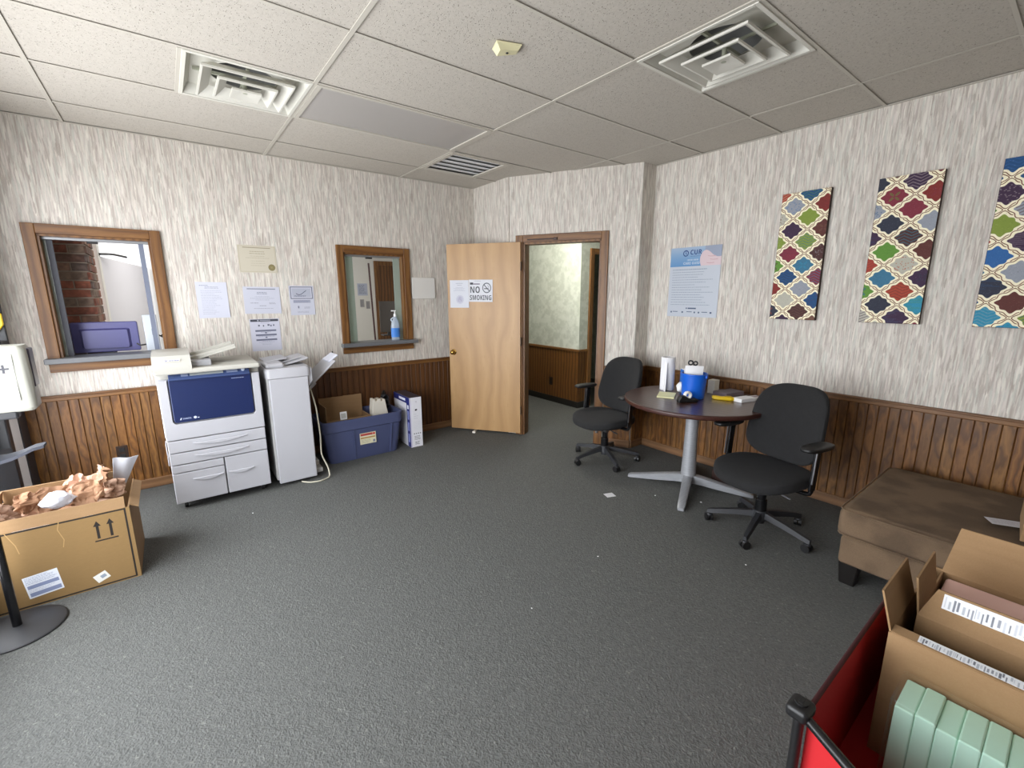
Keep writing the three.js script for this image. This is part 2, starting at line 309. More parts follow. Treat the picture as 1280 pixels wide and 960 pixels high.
{
  const f = passWindow(W1, 0.02);
  part('stile', [B2(W1.x0 + 0.030, W1.x0 + 0.062, W1.y0, W1.y1 - 0.03, -0.095, -0.075)], MT.bronze, f, { label: 'dark sliding glass stile' });
  part('stile', [B2(W1.x1 - 0.075, W1.x1 - 0.045, W1.y0, W1.y1 - 0.03, -0.075, -0.06)], flat('blue grey stile', '#6d7486', 0.4), f);
  part('pane', [B2(W1.x0 + 0.014, W1.x0 + 0.030, W1.y0, W1.y1 - 0.03, -0.088, -0.083)], MT.greenGlass, f);
  const f2 = passWindow(W2, 0.035);
  part('stile', [B2(W2.x0 + 0.018, W2.x0 + 0.042, W2.y0, W2.y1 - 0.03, -0.095, -0.075)], MT.whiteFrame, f2);
  part('pane', [B2(W2.x0 + 0.042, W2.x0 + 0.115, W2.y0, W2.y1 - 0.03, -0.088, -0.083)], MT.greenGlass, f2);
  part('pane', [B2(W2.x1 - 0.085, W2.x1 - 0.014, W2.y0, W2.y1 - 0.03, -0.072, -0.067)], MT.greenGlass, f2);
}

// ---- short wall beside the back corner
{
  const w = struct('wall_corner', [2.095, 0, 0], -Math.PI / 2);     // local x runs towards +z, local z faces -x
  part('wall_surface', [B2(0, 0.65, 0, H + 0.02, -0.12, 0)], MT.wallpaper, w);
  planks(w, 0.02, 0.62, 0.075, RAILY - 0.04, 0, 0.057, plainMats);
  rail('trim', 0.03, 0.62, [[2.095, 0, 0], -Math.PI / 2]);
}
// ---- angled wall with the doorway
const A0 = V(2.11, 0, 0.655), A1 = V(2.76, 0, 1.795), AD = A1.clone().sub(A0).normalize(), ALEN = 1.312, ATURN = Math.atan2(-AD.z, AD.x);
const DO = { x0: 0.148, x1: 0.957, y1: 2.055 };
{
  const w = struct('wall_angled', [A0.x, 0, A0.z], ATURN);
  part('wall_surface', [EX([[-0.02, 0], [DO.x0, 0], [DO.x0, DO.y1], [DO.x1, DO.y1], [DO.x1, 0], [ALEN, 0], [ALEN, H + 0.02], [-0.02, H + 0.02]], 0.12).translate(0, 0, -0.12)], MT.wallpaper, w);
  planks(w, 1.035, ALEN - 0.004, 0.075, RAILY - 0.04, 0);
  rail('trim', 1.03, ALEN, [[A0.x, 0, A0.z], ATURN]);
  const bb = struct('baseboard_angled', [A0.x, 0, A0.z], ATURN); part('board', [B2(1.03, ALEN, 0, 0.078, 0, 0.02, 0.005)], MT.baseboard, bb, { swap: true });
  const d = struct('trim', [A0.x, 0, A0.z], ATURN, 'brown wooden doorway frame');
  part('casing', [B2(DO.x0 - 0.08, DO.x0, 0, DO.y1 + 0.072, 0, 0.02, 0.004)], MT.trim, d);
  part('casing', [B2(DO.x1, DO.x1 + 0.068, 0, DO.y1 + 0.072, 0, 0.02, 0.004)], MT.trim, d);
  part('casing', [B2(DO.x0, DO.x1, DO.y1, DO.y1 + 0.072, 0, 0.02, 0.004)], MT.trim, d, { swap: true });
  part('jamb', [B2(DO.x0, DO.x0 + 0.018, 0, DO.y1, -0.125, 0.004), B2(DO.x1 - 0.018, DO.x1, 0, DO.y1, -0.125, 0.004), B2(DO.x0, DO.x1, DO.y1 - 0.018, DO.y1, -0.125, 0.004)], MT.trim, d);
  part('door_closer_arm', [B2(DO.x0 + 0.05, DO.x0 + 0.36, DO.y1 + 0.018, DO.y1 + 0.03, 0.02, 0.03, 0.003), B2(DO.x0 + 0.33, DO.x0 + 0.37, DO.y1 + 0.008, DO.y1 + 0.034, 0.02, 0.036, 0.004)], flat('dark brown metal', '#3a2113', 0.5), d);
}
// ---- return of the angled wall, then the right wall
{
  const w = struct('wall_return', [2.76, 0, 1.795], 0);
  part('wall_surface', [B2(0, 0.30, 0, H + 0.02, -0.12, 0)], MT.wallpaper, w);
  planks(w, 0.004, 0.188, 0.075, RAILY - 0.04, 0);
  rail('trim', 0, 0.19, [[2.76, 0, 1.795], 0]);
  const bb = struct('baseboard_return', [2.76, 0, 1.795]); part('board', [B2(0, 0.19, 0, 0.078, 0, 0.02, 0.005)], MT.baseboard, bb, { swap: true });
  const r = struct('wall_right', [XR, 0, 1.795], -Math.PI / 2);   // local x = z - 1.795
  const L = ZF - 1.795;
  part('wall_surface', [B2(0, L, 0, H + 0.02, -0.12, 0)], MT.wallpaper, r);
  planks(r, 0.012, L, 0.075, RAILY - 0.04, 0);
  rail('trim', 0.02, L, [[XR, 0, 1.795], -Math.PI / 2]);
  const b2 = struct('baseboard_right', [XR, 0, 1.795], -Math.PI / 2); part('board', [B2(0.02, L, 0, 0.074, 0, 0.02, 0.005)], MT.baseboard, b2, { swap: true });
}
// ---- wall behind the camera
{
  const w = struct('wall_front', [0, 0, ZF]);
  part('wall_surface', [B2(XL - 0.1, 5.4, 0, H + 0.02, 0, 0.12)], MT.wallpaper, w);
}
// ---- glazed shop front on the left
{
  const w = struct('wall_left');
  part('wall_header', [B2(XL - 0.12, XL, 2.33, H + 0.02, -0.12, ZF)], MT.wallpaper, w);
  part('wall_end', [B2(XL - 0.12, XL, 0, 2.33, 4.285, ZF)], MT.wallpaper, w);
  part('office_header', [B2(XL - 0.12, XL, 2.3, H + 0.02, -3.4, -0.12), B2(XL - 0.12, XL, 0, 0.9, -3.4, -0.12), B2(XL - 0.12, XL, 0.9, 2.3, -3.4, -2.65), B2(XL - 0.12, XL, 0.9, 2.3, -1.25, -0.12)], MT.white, w);
  const f = struct('window');
  part('end_post', [B2(XL - 0.10, XL + 0.01, 0, 2.33, 0.0, 0.19, 0.004)], MT.bronze, f, { label: 'dark bronze corner post' });
  part('end_post', [B2(XL - 0.10, XL + 0.004, 0, 2.33, 0.19, 0.41, 0.004)], MT.whiteFrame, f, { label: 'pale grey jamb' });
  for (const z of [0.43, 1.69, 2.97, 4.25]) part('mullion', [B2(XL - 0.10, XL + 0.01, 0, 2.33, z - 0.035, z + 0.035, 0.004)], MT.bronze, f);
  part('frame_rail', [B2(XL - 0.10, XL + 0.008, 0, 0.16, 0.41, 4.285, 0.004)], MT.bronze, f);
  part('frame_rail', [B2(XL - 0.10, XL + 0.008, 2.27, 2.33, 0.41, 4.285, 0.004)], MT.bronze, f);
  for (const [a, b] of BAYS) part('pane', [B2(XL - 0.05, XL - 0.044, 0.16, 2.27, a, b)], MT.glass, f);
  const g = struct('window'); part('pane', [B2(XL - 0.05, XL - 0.044, 0.9, 2.3, -2.65, -1.25)], MT.glass, g);
}
// ---- suspended ceiling
{
  const c = struct('ceiling', [0, H, 0]);
  const t = 0.016, cols = [XL, -1.22, 0, 1.22, 2.44, XR], rows = [0]; for (let z = 0.4246; z < ZF; z += 0.61) rows.push(z); rows.push(ZF);
  const tg = {};
  const tile = (x0, x1, z0, z1) => {
    const w = x1 - x0, d = z1 - z0, k = w.toFixed(3) + '_' + d.toFixed(3);
    const g = tg[k] ??= metreUV(clean(B(w - 0.004, t, d - 0.004, 0, t / 2, 0)), 0.3 + w, 0.2);
    const m = new THREE.Mesh(g, MT.tile); m.name = 'ceiling_tile'; m.castShadow = m.receiveShadow = true; m.position.set((x0 + x1) / 2, 0.002 + rnd() * 0.003, (z0 + z1) / 2); c.add(m);
  };
  const skip = (i, j) => (i === 1 && j === 2) || (i === 2 && j === 2) || (i === 2 && j === 1) || (i === 3 && j === 1) || (i === 3 && j === 5);
  for (let i = 0; i < cols.length - 1; i++) for (let j = 0; j < rows.length - 1; j++) if (!skip(i, j)) tile(cols[i], cols[i + 1], rows[j], rows[j + 1]);
  tile(-1.22, -0.61, rows[2], rows[3]); tile(1.83, 2.44, rows[1], rows[2]); tile(1.83, 2.44, rows[5], rows[6]);
  tile(0, 1.22, rows[1], rows[2]);
  const bar = (g) => part('grid_bar', g, MT.grid, c);
  for (const x of cols.slice(1, -1)) bar([B2(x - 0.011, x + 0.011, x > 2 ? -0.0015 : -0.005, 0.0, 0, ZF, 0.0007, 1), B2(x - 0.004, x + 0.004, 0, 0.03, 0, ZF)]);
  for (const z of rows.slice(1, -1)) for (let i = 0; i < cols.length - 1; i++) bar([B2(cols[i] + 0.012, cols[i + 1] - 0.012, -0.003, 0.0, z - 0.009, z + 0.009, 0.002, 1)]);
  for (const [x, j] of [[-0.61, 2], [1.83, 1], [1.83, 5]]) bar([B2(x - 0.011, x + 0.011, -0.0045, 0, rows[j] + 0.012, rows[j + 1] - 0.012, 0.002, 1)]);
  part('wall_angle', [B2(XL, 2.06, -0.004, 0, 0, 0.02), B2(XR - 0.02, XR, -0.004, 0, 1.8, ZF), B2(XL, XL + 0.02, -0.004, 0, 0, ZF)], MT.grid, c);
  part('slab', [B2(XL - 0.12, 5.4, 1.25, 1.35, -0.12, ZF + 0.12), B2(XL - 0.12, XL, 0.02, 1.25, -0.12, ZF + 0.12), B2(XL - 0.12, 5.4, 0.02, 1.25, -0.2, -0.12), B2(XL - 0.12, 5.4, 0.02, 1.25, ZF, ZF + 0.12), B2(5.3, 5.4, 0.02, 1.25, -0.12, ZF)], flat('concrete slab', '#8d8a85', 0.9), c);
}
// ---- office behind the pass-through windows
{
  const w = struct('wall_office');
  part('wall_surface', [B2(XL - 0.12, 2.62, 0, 2.62, -3.3, -3.2)], MT.white, w);
  part('wall_surface', [B2(2.5, 2.62, 0, 2.62, -3.3, -0.1)], MT.white, w);
  part('wall_surface', [B2(XL, 2.3, 0, 2.62, -0.14, -0.122)].slice(0, 0).concat([B2(XL, W1.x0, 0, 2.62, -0.13, -0.12), B2(W1.x1, W2.x0, 0, 2.62, -0.13, -0.12), B2(W2.x1, 2.5, 0, 2.62, -0.13, -0.12), B2(W1.x0, W1.x1, 0, W1.y0 - 0.04, -0.13, -0.12), B2(W2.x0, W2.x1, 0, W2.y0 - 0.04, -0.13, -0.12), B2(W1.x0, W1.x1, W1.y1, 2.62, -0.13, -0.12), B2(W2.x0, W2.x1, W2.y1, 2.62, -0.13, -0.12)]), MT.white, w);
  structMesh('ceiling_office', [B2(XL - 0.12, 2.62, 2.62, 2.66, -3.3, -0.12)], MT.white);
  const lamp = thing('office_ceiling_light', 'white fluorescent ceiling panel lighting the office behind the hatches', 'light', [0.2, 2.62, -1.7]);
  part('frame', [B2(-0.61, 0.61, -0.03, 0, -0.3, -0.27), B2(-0.61, 0.61, -0.03, 0, 0.27, 0.3), B2(-0.61, -0.58, -0.03, 0, -0.27, 0.27), B2(0.58, 0.61, -0.03, 0, -0.27, 0.27)], MT.grid, lamp);
  part('diffuser', [B2(-0.58, 0.58, -0.02, -0.012, -0.27, 0.27)], mat('lit diffuser', { color: '#ffffff', emissive: new THREE.Color(1, 0.95, 0.82), emissiveIntensity: 2.0, roughness: 0.6 }), lamp);
  const l = daylight('office_ceiling_light_light', 1.15, 0.53, [0.2, 2.59, -1.7], [0.2, 0, -1.7], [1, 0.97, 0.9], 15);
}
// ---- hall beyond the doorway
{
  const w = struct('wall_hall');
  const hr = RAILY - 0.03;
  part('wall_surface', [B2(3.5, 3.6, hr, 2.5, -2.3, 0.34), B2(3.6, 3.66, hr, 2.5, 0.24, 0.34)], MT.hallpaper, w);
  part('wainscot', [B2(3.5, 3.6, 0, hr, -2.3, 0.34), B2(3.6, 3.66, 0, hr, 0.24, 0.34)], MT.hallwood, w);
  part('wall_surface', [B2(3.66, 5.3, 2.09, 2.5, 0.24, 0.34), B2(4.52, 5.3, 0, 2.09, 0.24, 0.34)], MT.hallpaper, w);
  part('wall_surface', [B2(2.62, 3.6, 0, 2.5, -2.4, -2.3), B2(2.215, 2.62, 0, 2.5, -0.1, 0.0), B2(3.07, 5.4, 0, 2.5, 1.6, 1.7), B2(5.3, 5.4, 0, 2.5, -1.2, 1.7)], MT.hallpaper, w);
  part('wall_surface', [B2(3.6, 5.3, 0, 2.5, -3.3, -3.2), B2(5.3, 5.4, 0, 2.5, -3.3, -1.2)], MT.hallpaper, w);
  part('wall_surface', [B2(3.6, 3.61, 0, 2.5, -3.2, 0.24)], MT.hallpaper, w);
  structMesh('trim', [B2(3.48, 3.5, hr - 0.03, hr + 0.004, -2.3, 0.36, 0.004), B2(3.501, 3.66, hr - 0.03, hr + 0.004, 0.34, 0.36, 0.004)], MT.trim, { swap: true });
  structMesh('baseboard_hall', [B2(3.485, 3.5, 0, 0.085, -2.3, 0.355, 0.003), B2(3.501, 3.66, 0, 0.085, 0.34, 0.355, 0.003)], flat('black cove base', '#15130f', 0.5));
  const d = struct('trim', [0, 0, 0], 0, 'brown frame of the dark doorway in the hall');
  part('casing', [B2(3.66, 3.73, 0, 2.12, 0.34, 0.365, 0.004)], MT.trim, d); part('casing', [B2(4.52, 4.6, 0, 2.12, 0.34, 0.365, 0.004)], MT.trim, d);
  part('casing', [B2(3.73, 4.52, 2.045, 2.12, 0.34, 0.365, 0.004)], MT.trim, d, { swap: true });
  part('jamb', [B2(3.72, 3.735, 0, 2.05, 0.23, 0.345), B2(4.515, 4.53, 0, 2.05, 0.23, 0.345)], MT.trim, d);
  structMesh('ceiling_hall', [EX([[2.22, 3.3], [2.22, -0.62], [2.90, -1.68], [5.4, -1.7], [5.4, 3.3]], 0.04).rotateX(-Math.PI / 2).translate(0, 2.5, 0)], MT.white);
  const lamp = thing('hall_ceiling_light', 'round white dome light on the hall ceiling beyond the doorway', 'light', [2.6, 2.5, 0.5]);
  part('base', [CY(0.16, 0.16, 0.02, 0, -0.01, 0, 32)], MT.grid, lamp);
  part('shade', [LA([[0, -0.09], [0.06, -0.085], [0.11, -0.065], [0.14, -0.03], [0.145, -0.02]])], mat('lit shade', { color: '#ffffff', emissive: new THREE.Color(1, 0.96, 0.86), emissiveIntensity: 1.5, roughness: 0.5 }), lamp);
  const p = new THREE.PointLight(new THREE.Color(1, 0.98, 0.92), 3.2); p.name = 'hall_ceiling_light_light'; p.position.set(2.6, 2.34, 0.5); p.castShadow = true; p.shadow.radius = 5; scene.add(p);
  const o = thing('wall_outlet', 'small brown outlet low on the hall panelling', 'outlet', [3.5, 0.30, -0.2], -Math.PI / 2);
  part('plate', [B(0.07, 0.115, 0.006, 0, 0, 0.003, 0.002)], MT.outletBrown, o); part('socket', [B(0.034, 0.03, 0.004, 0, 0.024, 0.007, 0.002)], MT.black, o); part('socket', [B(0.034, 0.03, 0.004, 0, -0.024, 0.007, 0.002)], MT.black, o);
}
// ---- the open door
const HINGE = V(2.140, 0, 0.796), DEND = V(1.648, 0, 0.132), DTURN = Math.atan2(-(HINGE.z - DEND.z), HINGE.x - DEND.x);
{
  const d = struct('door', [DEND.x, 0, DEND.z], DTURN, 'oak veneer door standing open against the back corner');
  part('leaf', [B2(0, 0.822, 0.022, 2.06, -0.044, 0, 0.002, 1)], MT.door, d);
  const k = part('knob', [mv(LA([[0.0, 0.058], [0.015, 0.056], [0.024, 0.046], [0.026, 0.036], [0.018, 0.024], [0.010, 0.018], [0.010, 0.008], [0.030, 0.006], [0.032, 0.0]], 24), 0.052, 0.905, 0, Math.PI / 2)], MT.brass, d, { label: 'brass knob' });
  part('hinge', [CY(0.007, 0.007, 0.09, 0.826, 0.28, -0.004, 10), CY(0.007, 0.007, 0.09, 0.826, 1.04, -0.004, 10), CY(0.007, 0.007, 0.09, 0.826, 1.82, -0.004, 10)], flat('dark bronze hinge', '#3a2a1c', 0.5), d);
}

// ================================================================== CEILING FITTINGS
{
  const t = thing('ceiling_light_panel', 'unlit grey fluorescent light panel set in the ceiling grid', 'light', [0.61, H, 1.3396]);
  part('frame', [B2(-0.598, 0.598, -0.008, 0.01, -0.297, -0.272), B2(-0.598, 0.598, -0.008, 0.01, 0.272, 0.297), B2(-0.598, -0.57, -0.008, 0.01, -0.272, 0.272), B2(0.57, 0.598, -0.008, 0.01, -0.272, 0.272)], MT.grid, t);
  part('diffuser', [B2(-0.57, 0.57, 0.0, 0.006, -0.272, 0.272)], flat('grey acrylic', '#a5a19d', 0.35), t);
  part('housing', [B2(-0.59, 0.59, 0.012, 0.12, -0.29, 0.29)], MT.grid, t);
}
function airDiffuser(label, x, z) {
  const t = thing('air_diffuser', label, 'vent', [x, H, z], 0, 'square ceiling air diffusers');
  const ring = (r0, y0, r1, y1, th) => { // flaring square louvre from the inner, upper edge to the outer, lower edge
    const sq = (r, y) => [[-r, y, -r], [-r, y, r], [r, y, r], [r, y, -r]].reverse();
    return loft([sq(r0, y0), sq(r1, y1), sq(r1 - 0.001, y1 - 0.010), sq(r1 - th, y1 - 0.010), sq(r0 - th, y0), sq(r0, y0)], false, false);
  };
  const m = flat('white enamel', '#cfcdc3', 0.45);
  part('frame', [B2(-0.297, 0.297, -0.009, 0.006, -0.297, -0.278, 0.002), B2(-0.297, 0.297, -0.009, 0.006, 0.278, 0.297, 0.002), B2(-0.297, -0.278, -0.009, 0.006, -0.278, 0.278, 0.002), B2(0.278, 0.297, -0.009, 0.006, -0.278, 0.278, 0.002)], m, t);
  const pan = EX(rect(-0.25, 0.25, -0.25, 0.25), 0.004, 0, [Array.from({ length: 40 }, (_, i) => [0.165 * Math.cos(-i / 40 * 6.283), 0.165 * Math.sin(-i / 40 * 6.283)])]).rotateX(Math.PI / 2).translate(0, 0.052, 0);
  const sq = (r, y) => [[-r, y, -r], [-r, y, r], [r, y, r], [r, y, -r]].reverse();
  part('back_pan', [pan, loft([sq(0.279, -0.004), sq(0.249, 0.05)], false, false)], m, t);
  part('duct', [new THREE.CylinderGeometry(0.166, 0.166, 1.13, 40, 1, true).translate(0, 0.617, 0), CY(0.166, 0.166, 0.004, 0, 1.18, 0, 40)], flat('grey duct', '#8c8c8a', 0.8), t);
  part('louvre', [ring(0.168, 0.022, 0.220, -0.014, 0.010)], m, t);
  part('louvre', [ring(0.096, 0.006, 0.144, -0.028, 0.010)], m, t);
  part('louvre', [loft([sq(0.02, -0.022), sq(0.072, -0.040), sq(0.072, -0.050), sq(0.064, -0.050), sq(0.018, -0.034)], false, true)], m, t);
  part('strut', [B2(-0.24, 0.24, 0.028, 0.042, -0.006, 0.006), B2(-0.006, 0.006, 0.029, 0.041, -0.24, 0.24), CY(0.012, 0.012, 0.08, 0, 0.005, 0, 10)], flat('galvanised bracket', '#a8aa98', 0.5), t);
  return t;
}
airDiffuser('white square air diffuser beside the grey light panel', -0.305, 1.3396);
airDiffuser('white square air diffuser near the patterned art wall', 1.525, 3.1696);
{
  const t = thing('air_vent', 'white slatted air vent next to the end of the light panel', 'vent', [1.525, H, 0.7296]);
  part('frame', [B2(-0.297, 0.297, -0.008, 0.004, -0.297, -0.26), B2(-0.297, 0.297, -0.008, 0.004, 0.26, 0.297), B2(-0.297, -0.26, -0.008, 0.004, -0.26, 0.26), B2(0.26, 0.297, -0.008, 0.004, -0.26, 0.26)], MT.grid, t);
  for (let i = 0; i < 5; i++) part('slat', [mv(B(0.52, 0.004, 0.094), 0, 0.012, -0.208 + i * 0.104, R(9))], flat('white slat', '#dddfe2', 0.4), t);
  part('back_pan', [B2(-0.27, 0.27, 0.042, 0.046, -0.27, 0.27)], flat('grey pan', '#b4b3b0', 0.8), t);
}
{
  const t = thing('smoke_detector', 'small cream wedge-shaped detector on the ceiling', 'detector', [0.628, H, 2.58], R(-20));
  part('base', [B(0.125, 0.006, 0.082, 0, -0.003, 0, 0.002)], MT.cream, t);
  part('cover', [loft([[[-0.06, -0.006, -0.038], [0.06, -0.006, -0.03], [0.06, -0.006, 0.03], [-0.06, -0.006, 0.038]], [[-0.042, -0.034, -0.03], [0.05, -0.02, -0.018], [0.05, -0.02, 0.018], [-0.042, -0.034, 0.03]]])], MT.cream, t);
  part('lens', [SE(0.007, 0.003, 0.007, 1, 1, 12, 8).translate(0.0, -0.029, 0)], MT.charcoal, t);
}

// ================================================================== WALL PAPERS, POSTER, ART
const INK = '#6f7280';
function lines(c, x, y, w, n, gap, color = INK, lw = 2, vary = 0.3, seed = 3) { const q = rng(seed); c.fillStyle = color; for (let i = 0; i < n; i++) { const k = w * (1 - vary * q()); let xx = x; while (xx < x + k) { const s = 4 + q() * 16; c.globalAlpha = 0.75; c.fillRect(xx, y + i * gap, Math.min(s, x + k - xx), lw); xx += s + 3; } } c.globalAlpha = 1; }
function clines(c, cx, y, w, n, gap, color = INK, lw = 2, seed = 3) { const q = rng(seed); for (let i = 0; i < n; i++) { const k = w * (0.45 + 0.55 * q()); lines(c, cx - k / 2, y + i * gap, k, 1, 0, color, lw, 0, seed * 7 + i); } }
const paperTex = (bg, w, h, draw) => canvasTex(w, h, (c) => { c.fillStyle = bg; c.fillRect(0, 0, w, h); draw(c, w, h); });
const texLetter = paperTex('#e0e2ec', 216, 280, (c) => { lines(c, 26, 24, 60, 1, 0, '#565968', 4, 0, 4); clines(c, 108, 36, 110, 2, 9, '#777b8c', 3, 5); lines(c, 30, 64, 150, 15, 13, '#9a9eb0', 2.4, 0.5, 8); });
const texCert = paperTex('#ded6bf', 280, 216, (c) => { c.fillStyle = '#a79f86'; c.fillRect(38, 16, 204, 6); clines(c, 140, 46, 130, 2, 16, '#a49c82', 5, 5); clines(c, 140, 84, 190, 2, 14, '#aea68c', 3, 9); clines(c, 140, 122, 150, 3, 18, '#b5ad94', 3, 14); c.strokeStyle = '#c9bfa2'; c.lineWidth = 3; c.strokeRect(8, 8, 264, 200); c.fillStyle = '#8a7f52'; c.beginPath(); c.arc(240, 172, 26, 0, 7); c.fill(); c.fillStyle = '#a89c6c'; c.beginPath(); c.arc(240, 172, 17, 0, 7); c.fill(); c.strokeStyle = '#6c6238'; c.lineWidth = 3; c.beginPath(); c.arc(240, 172, 11, 0, 7); c.stroke(); });
const texCert2 = paperTex('#dddfe9', 280, 216, (c) => { c.fillStyle = '#8b8f9e'; c.fillRect(30, 14, 216, 7); clines(c, 140, 44, 90, 2, 10, '#6a6e7e', 4, 5); clines(c, 140, 78, 200, 3, 13, '#9a9eae', 3, 9); lines(c, 46, 128, 60, 1, 0, '#777b8a', 4, 0, 3); lines(c, 190, 126, 50, 2, 9, '#777b8a', 3, 0.1, 4); clines(c, 140, 150, 60, 1, 0, '#777b8a', 4, 5); lines(c, 70, 172, 150, 1, 0, '#8b8f9e', 3, 0, 8); });
const texLicence = paperTex('#dcdee8', 216, 268, (c) => { c.strokeStyle = '#777a86'; c.lineWidth = 7; c.strokeRect(14, 12, 188, 104); c.fillStyle = '#c3c6d2'; c.fillRect(26, 24, 164, 80); c.strokeStyle = '#555866'; c.lineWidth = 5; c.beginPath(); c.moveTo(60, 70); c.quadraticCurveTo(90, 96, 124, 62); c.lineTo(150, 44); c.stroke(); lines(c, 44, 88, 120, 2, 8, '#4f5260', 3, 0.2, 5); c.fillStyle = '#b2b6c6'; c.fillRect(30, 130, 152, 26); lines(c, 34, 134, 140, 3, 8, '#83879a', 3, 0.1, 9); c.fillStyle = '#8b8fa2'; c.fillRect(66, 184, 12, 22); lines(c, 122, 194, 54, 2, 9, '#8b8fa2', 4, 0.2, 7); lines(c, 60, 234, 104, 2, 9, '#9498aa', 3, 0.1, 6); });
const texForm = paperTex('#dedfea', 216, 280, (c) => { c.fillStyle = '#4b4d57'; c.fillRect(6, 4, 202, 20); c.fillStyle = '#c5c7d2'; c.beginPath(); c.arc(60, 14, 6, 0, 7); c.fill(); c.fillRect(74, 11, 76, 5); clines(c, 108, 32, 70, 1, 0, '#8c8f9f', 4, 3); c.fillStyle = '#6c6f7e'; for (const [x, w] of [[58, 12], [92, 9], [126, 15], [146, 10], [166, 10]]) c.fillRect(x, 48 + (x % 3) * 3, w, 14); for (const [y, b] of [[96, 1], [134, 1], [176, 1]]) { c.fillStyle = '#777b8f'; c.fillRect(34, y, 152, 15); clines(c, 110, y + 19, 150, 1, 0, '#8f93a6', 4, y); } c.fillStyle = '#70748a'; c.fillRect(102, 118, 14, 10); c.fillRect(102, 158, 14, 10); clines(c, 108, 204, 120, 3, 10, '#a5a9ba', 3, 4); });
sheet('wall_certificate', 'cream certificate with a gold seal on the wall between the hatches', 'certificate', 0.29, 0.228, texCert, [-0.134, 1.84, 0.001], 0, { curl: 0.003 });
sheet('wall_letter', 'tall white typed letter on the wall nearest the monitor hatch', 'paper', 0.217, 0.292, texLetter, [-0.496, 1.496, 0.001], 0, { curl: 0.004 });
sheet('wall_certificate', 'white landscape certificate under the cream one', 'certificate', 0.285, 0.232, texCert2, [-0.132, 1.491, 0.001], 0, { curl: 0.004, roll: R(-0.6) });
sheet('wall_licence', 'white licence sheet with a bordered picture and spiral edge', 'paper', 0.21, 0.265, texLicence, [0.192, 1.486, 0.001], 0, { curl: 0.003 });
sheet('wall_form', 'white form with a black heading bar above the copier', 'paper', 0.235, 0.282, texForm, [-0.134, 1.189, 0.001], 0, { curl: 0.003 });
{
  const t = thing('wall_plate', 'blank white plastic cover plate beside the second hatch', 'cover plate', [1.425, 1.603, 0]);
  part('plate', [EX(rrect(0.272, 0.225, 0.018), 0.014, 0.004)], flat('off white plastic', '#d6d4cf', 0.5), t);
}
// round button near the hatch
{
  const t = thing('wall_button', 'tiny dark hook in the wallpaper below the second hatch', 'hook', [0.42, 0.99, 0]);
  part('pin', [CY(0.006, 0.006, 0.012, 0, 0, 0.006, 10).rotateX(0)], MT.charcoal, t);
}
{
  const o = thing('wall_outlet', 'dark brown power outlet in the panelling left of the copier', 'outlet', [-1.222, 0.33, 0.013]);
  part('plate', [B(0.07, 0.115, 0.006, 0, 0, 0.003, 0.002)], MT.outletBrown, o);
  for (const y of [0.025, -0.025]) part('socket', [B(0.034, 0.03, 0.004, 0, y, 0.007, 0.003)], MT.black, o);
}
// notices on the door
const doorPoint = (x, y, off) => { const c = Math.cos(DTURN), s = Math.sin(DTURN); return [DEND.x + x * c + off * s, y, DEND.z - x * s + off * c]; };
const texNotice = paperTex('#eceef2', 216, 280, (c) => { clines(c, 108, 30, 110, 2, 18, '#8e90a0', 5, 6); clines(c, 108, 72, 160, 4, 11, '#b5b8c8', 4, 8); c.strokeStyle = '#c3c2d6'; c.lineWidth = 3; c.beginPath(); c.arc(112, 196, 42, 0, 7); c.stroke(); c.fillStyle = '#cfcfde'; c.beginPath(); c.arc(112, 196, 36, 0, 7); c.fill(); c.strokeStyle = '#b4a9c4'; c.lineWidth = 4; c.beginPath(); c.moveTo(92, 214); c.lineTo(112, 170); c.lineTo(132, 214); c.moveTo(98, 186); c.lineTo(128, 206); c.stroke(); });
const texNoSmoking = paperTex('#f2f3f5', 336, 266, (c) => {
  c.fillStyle = '#3f3f48'; c.fillRect(14, 34, 46, 26); c.fillStyle = '#7b6f80'; c.fillRect(62, 46, 92, 12); lines(c, 80, 14, 90, 1, 0, '#a6a6b2', 5, 0, 3);
  c.fillStyle = '#54565a'; c.font = 'bold 106px sans-serif'; c.save(); c.translate(8, 158); c.scale(0.93, 1); c.fillText('NO', 0, 0); c.restore();
  c.save(); c.translate(8, 244); c.font = 'bold 82px sans-serif'; const w = c.measureText('SMOKING').width; c.scale(316 / w, 1); c.fillText('SMOKING', 0, 0); c.restore();
  c.strokeStyle = '#5b5f66'; c.lineWidth = 11; c.beginPath(); c.arc(252, 98, 56, 0, 7); c.stroke(); c.beginPath(); c.moveTo(212, 58); c.lineTo(292, 138); c.stroke(); c.fillRect(214, 102, 66, 11); c.lineWidth = 5; c.beginPath(); c.moveTo(280, 96); c.bezierCurveTo(290, 84, 262, 82, 270, 64); c.stroke();
});
sheet('door_notice', 'white notice with a round emblem taped to the open door', 'notice', 0.218, 0.292, texNotice, doorPoint(0.822 - 0.682, 1.54, 0.002), DTURN, { curl: 0.004 });
sheet('no_smoking_sign', 'white NO SMOKING sign taped to the open door', 'sign', 0.266, 0.232, texNoSmoking, doorPoint(0.822 - 0.436, 1.573, 0.003), DTURN, { curl: 0.006, roll: R(-0.5) });
{
  const p = doorPoint(0.29, 0, 0.02), t = thing('door_stop', 'small white wooden wedge under the open door', 'door stop', [p[0], 0, p[2]], DTURN + R(8));
  part('wedge', [loft([[[-0.016, 0, 0.05], [0.016, 0, 0.05], [0.016, 0.002, -0.07], [-0.016, 0.002, -0.07]].map((q) => q), [[-0.016, 0.02, 0.05], [0.016, 0.02, 0.05], [0.016, 0.004, -0.07], [-0.016, 0.004, -0.07]]])], flat('white wood', '#e6e2d8', 0.6), t);
}
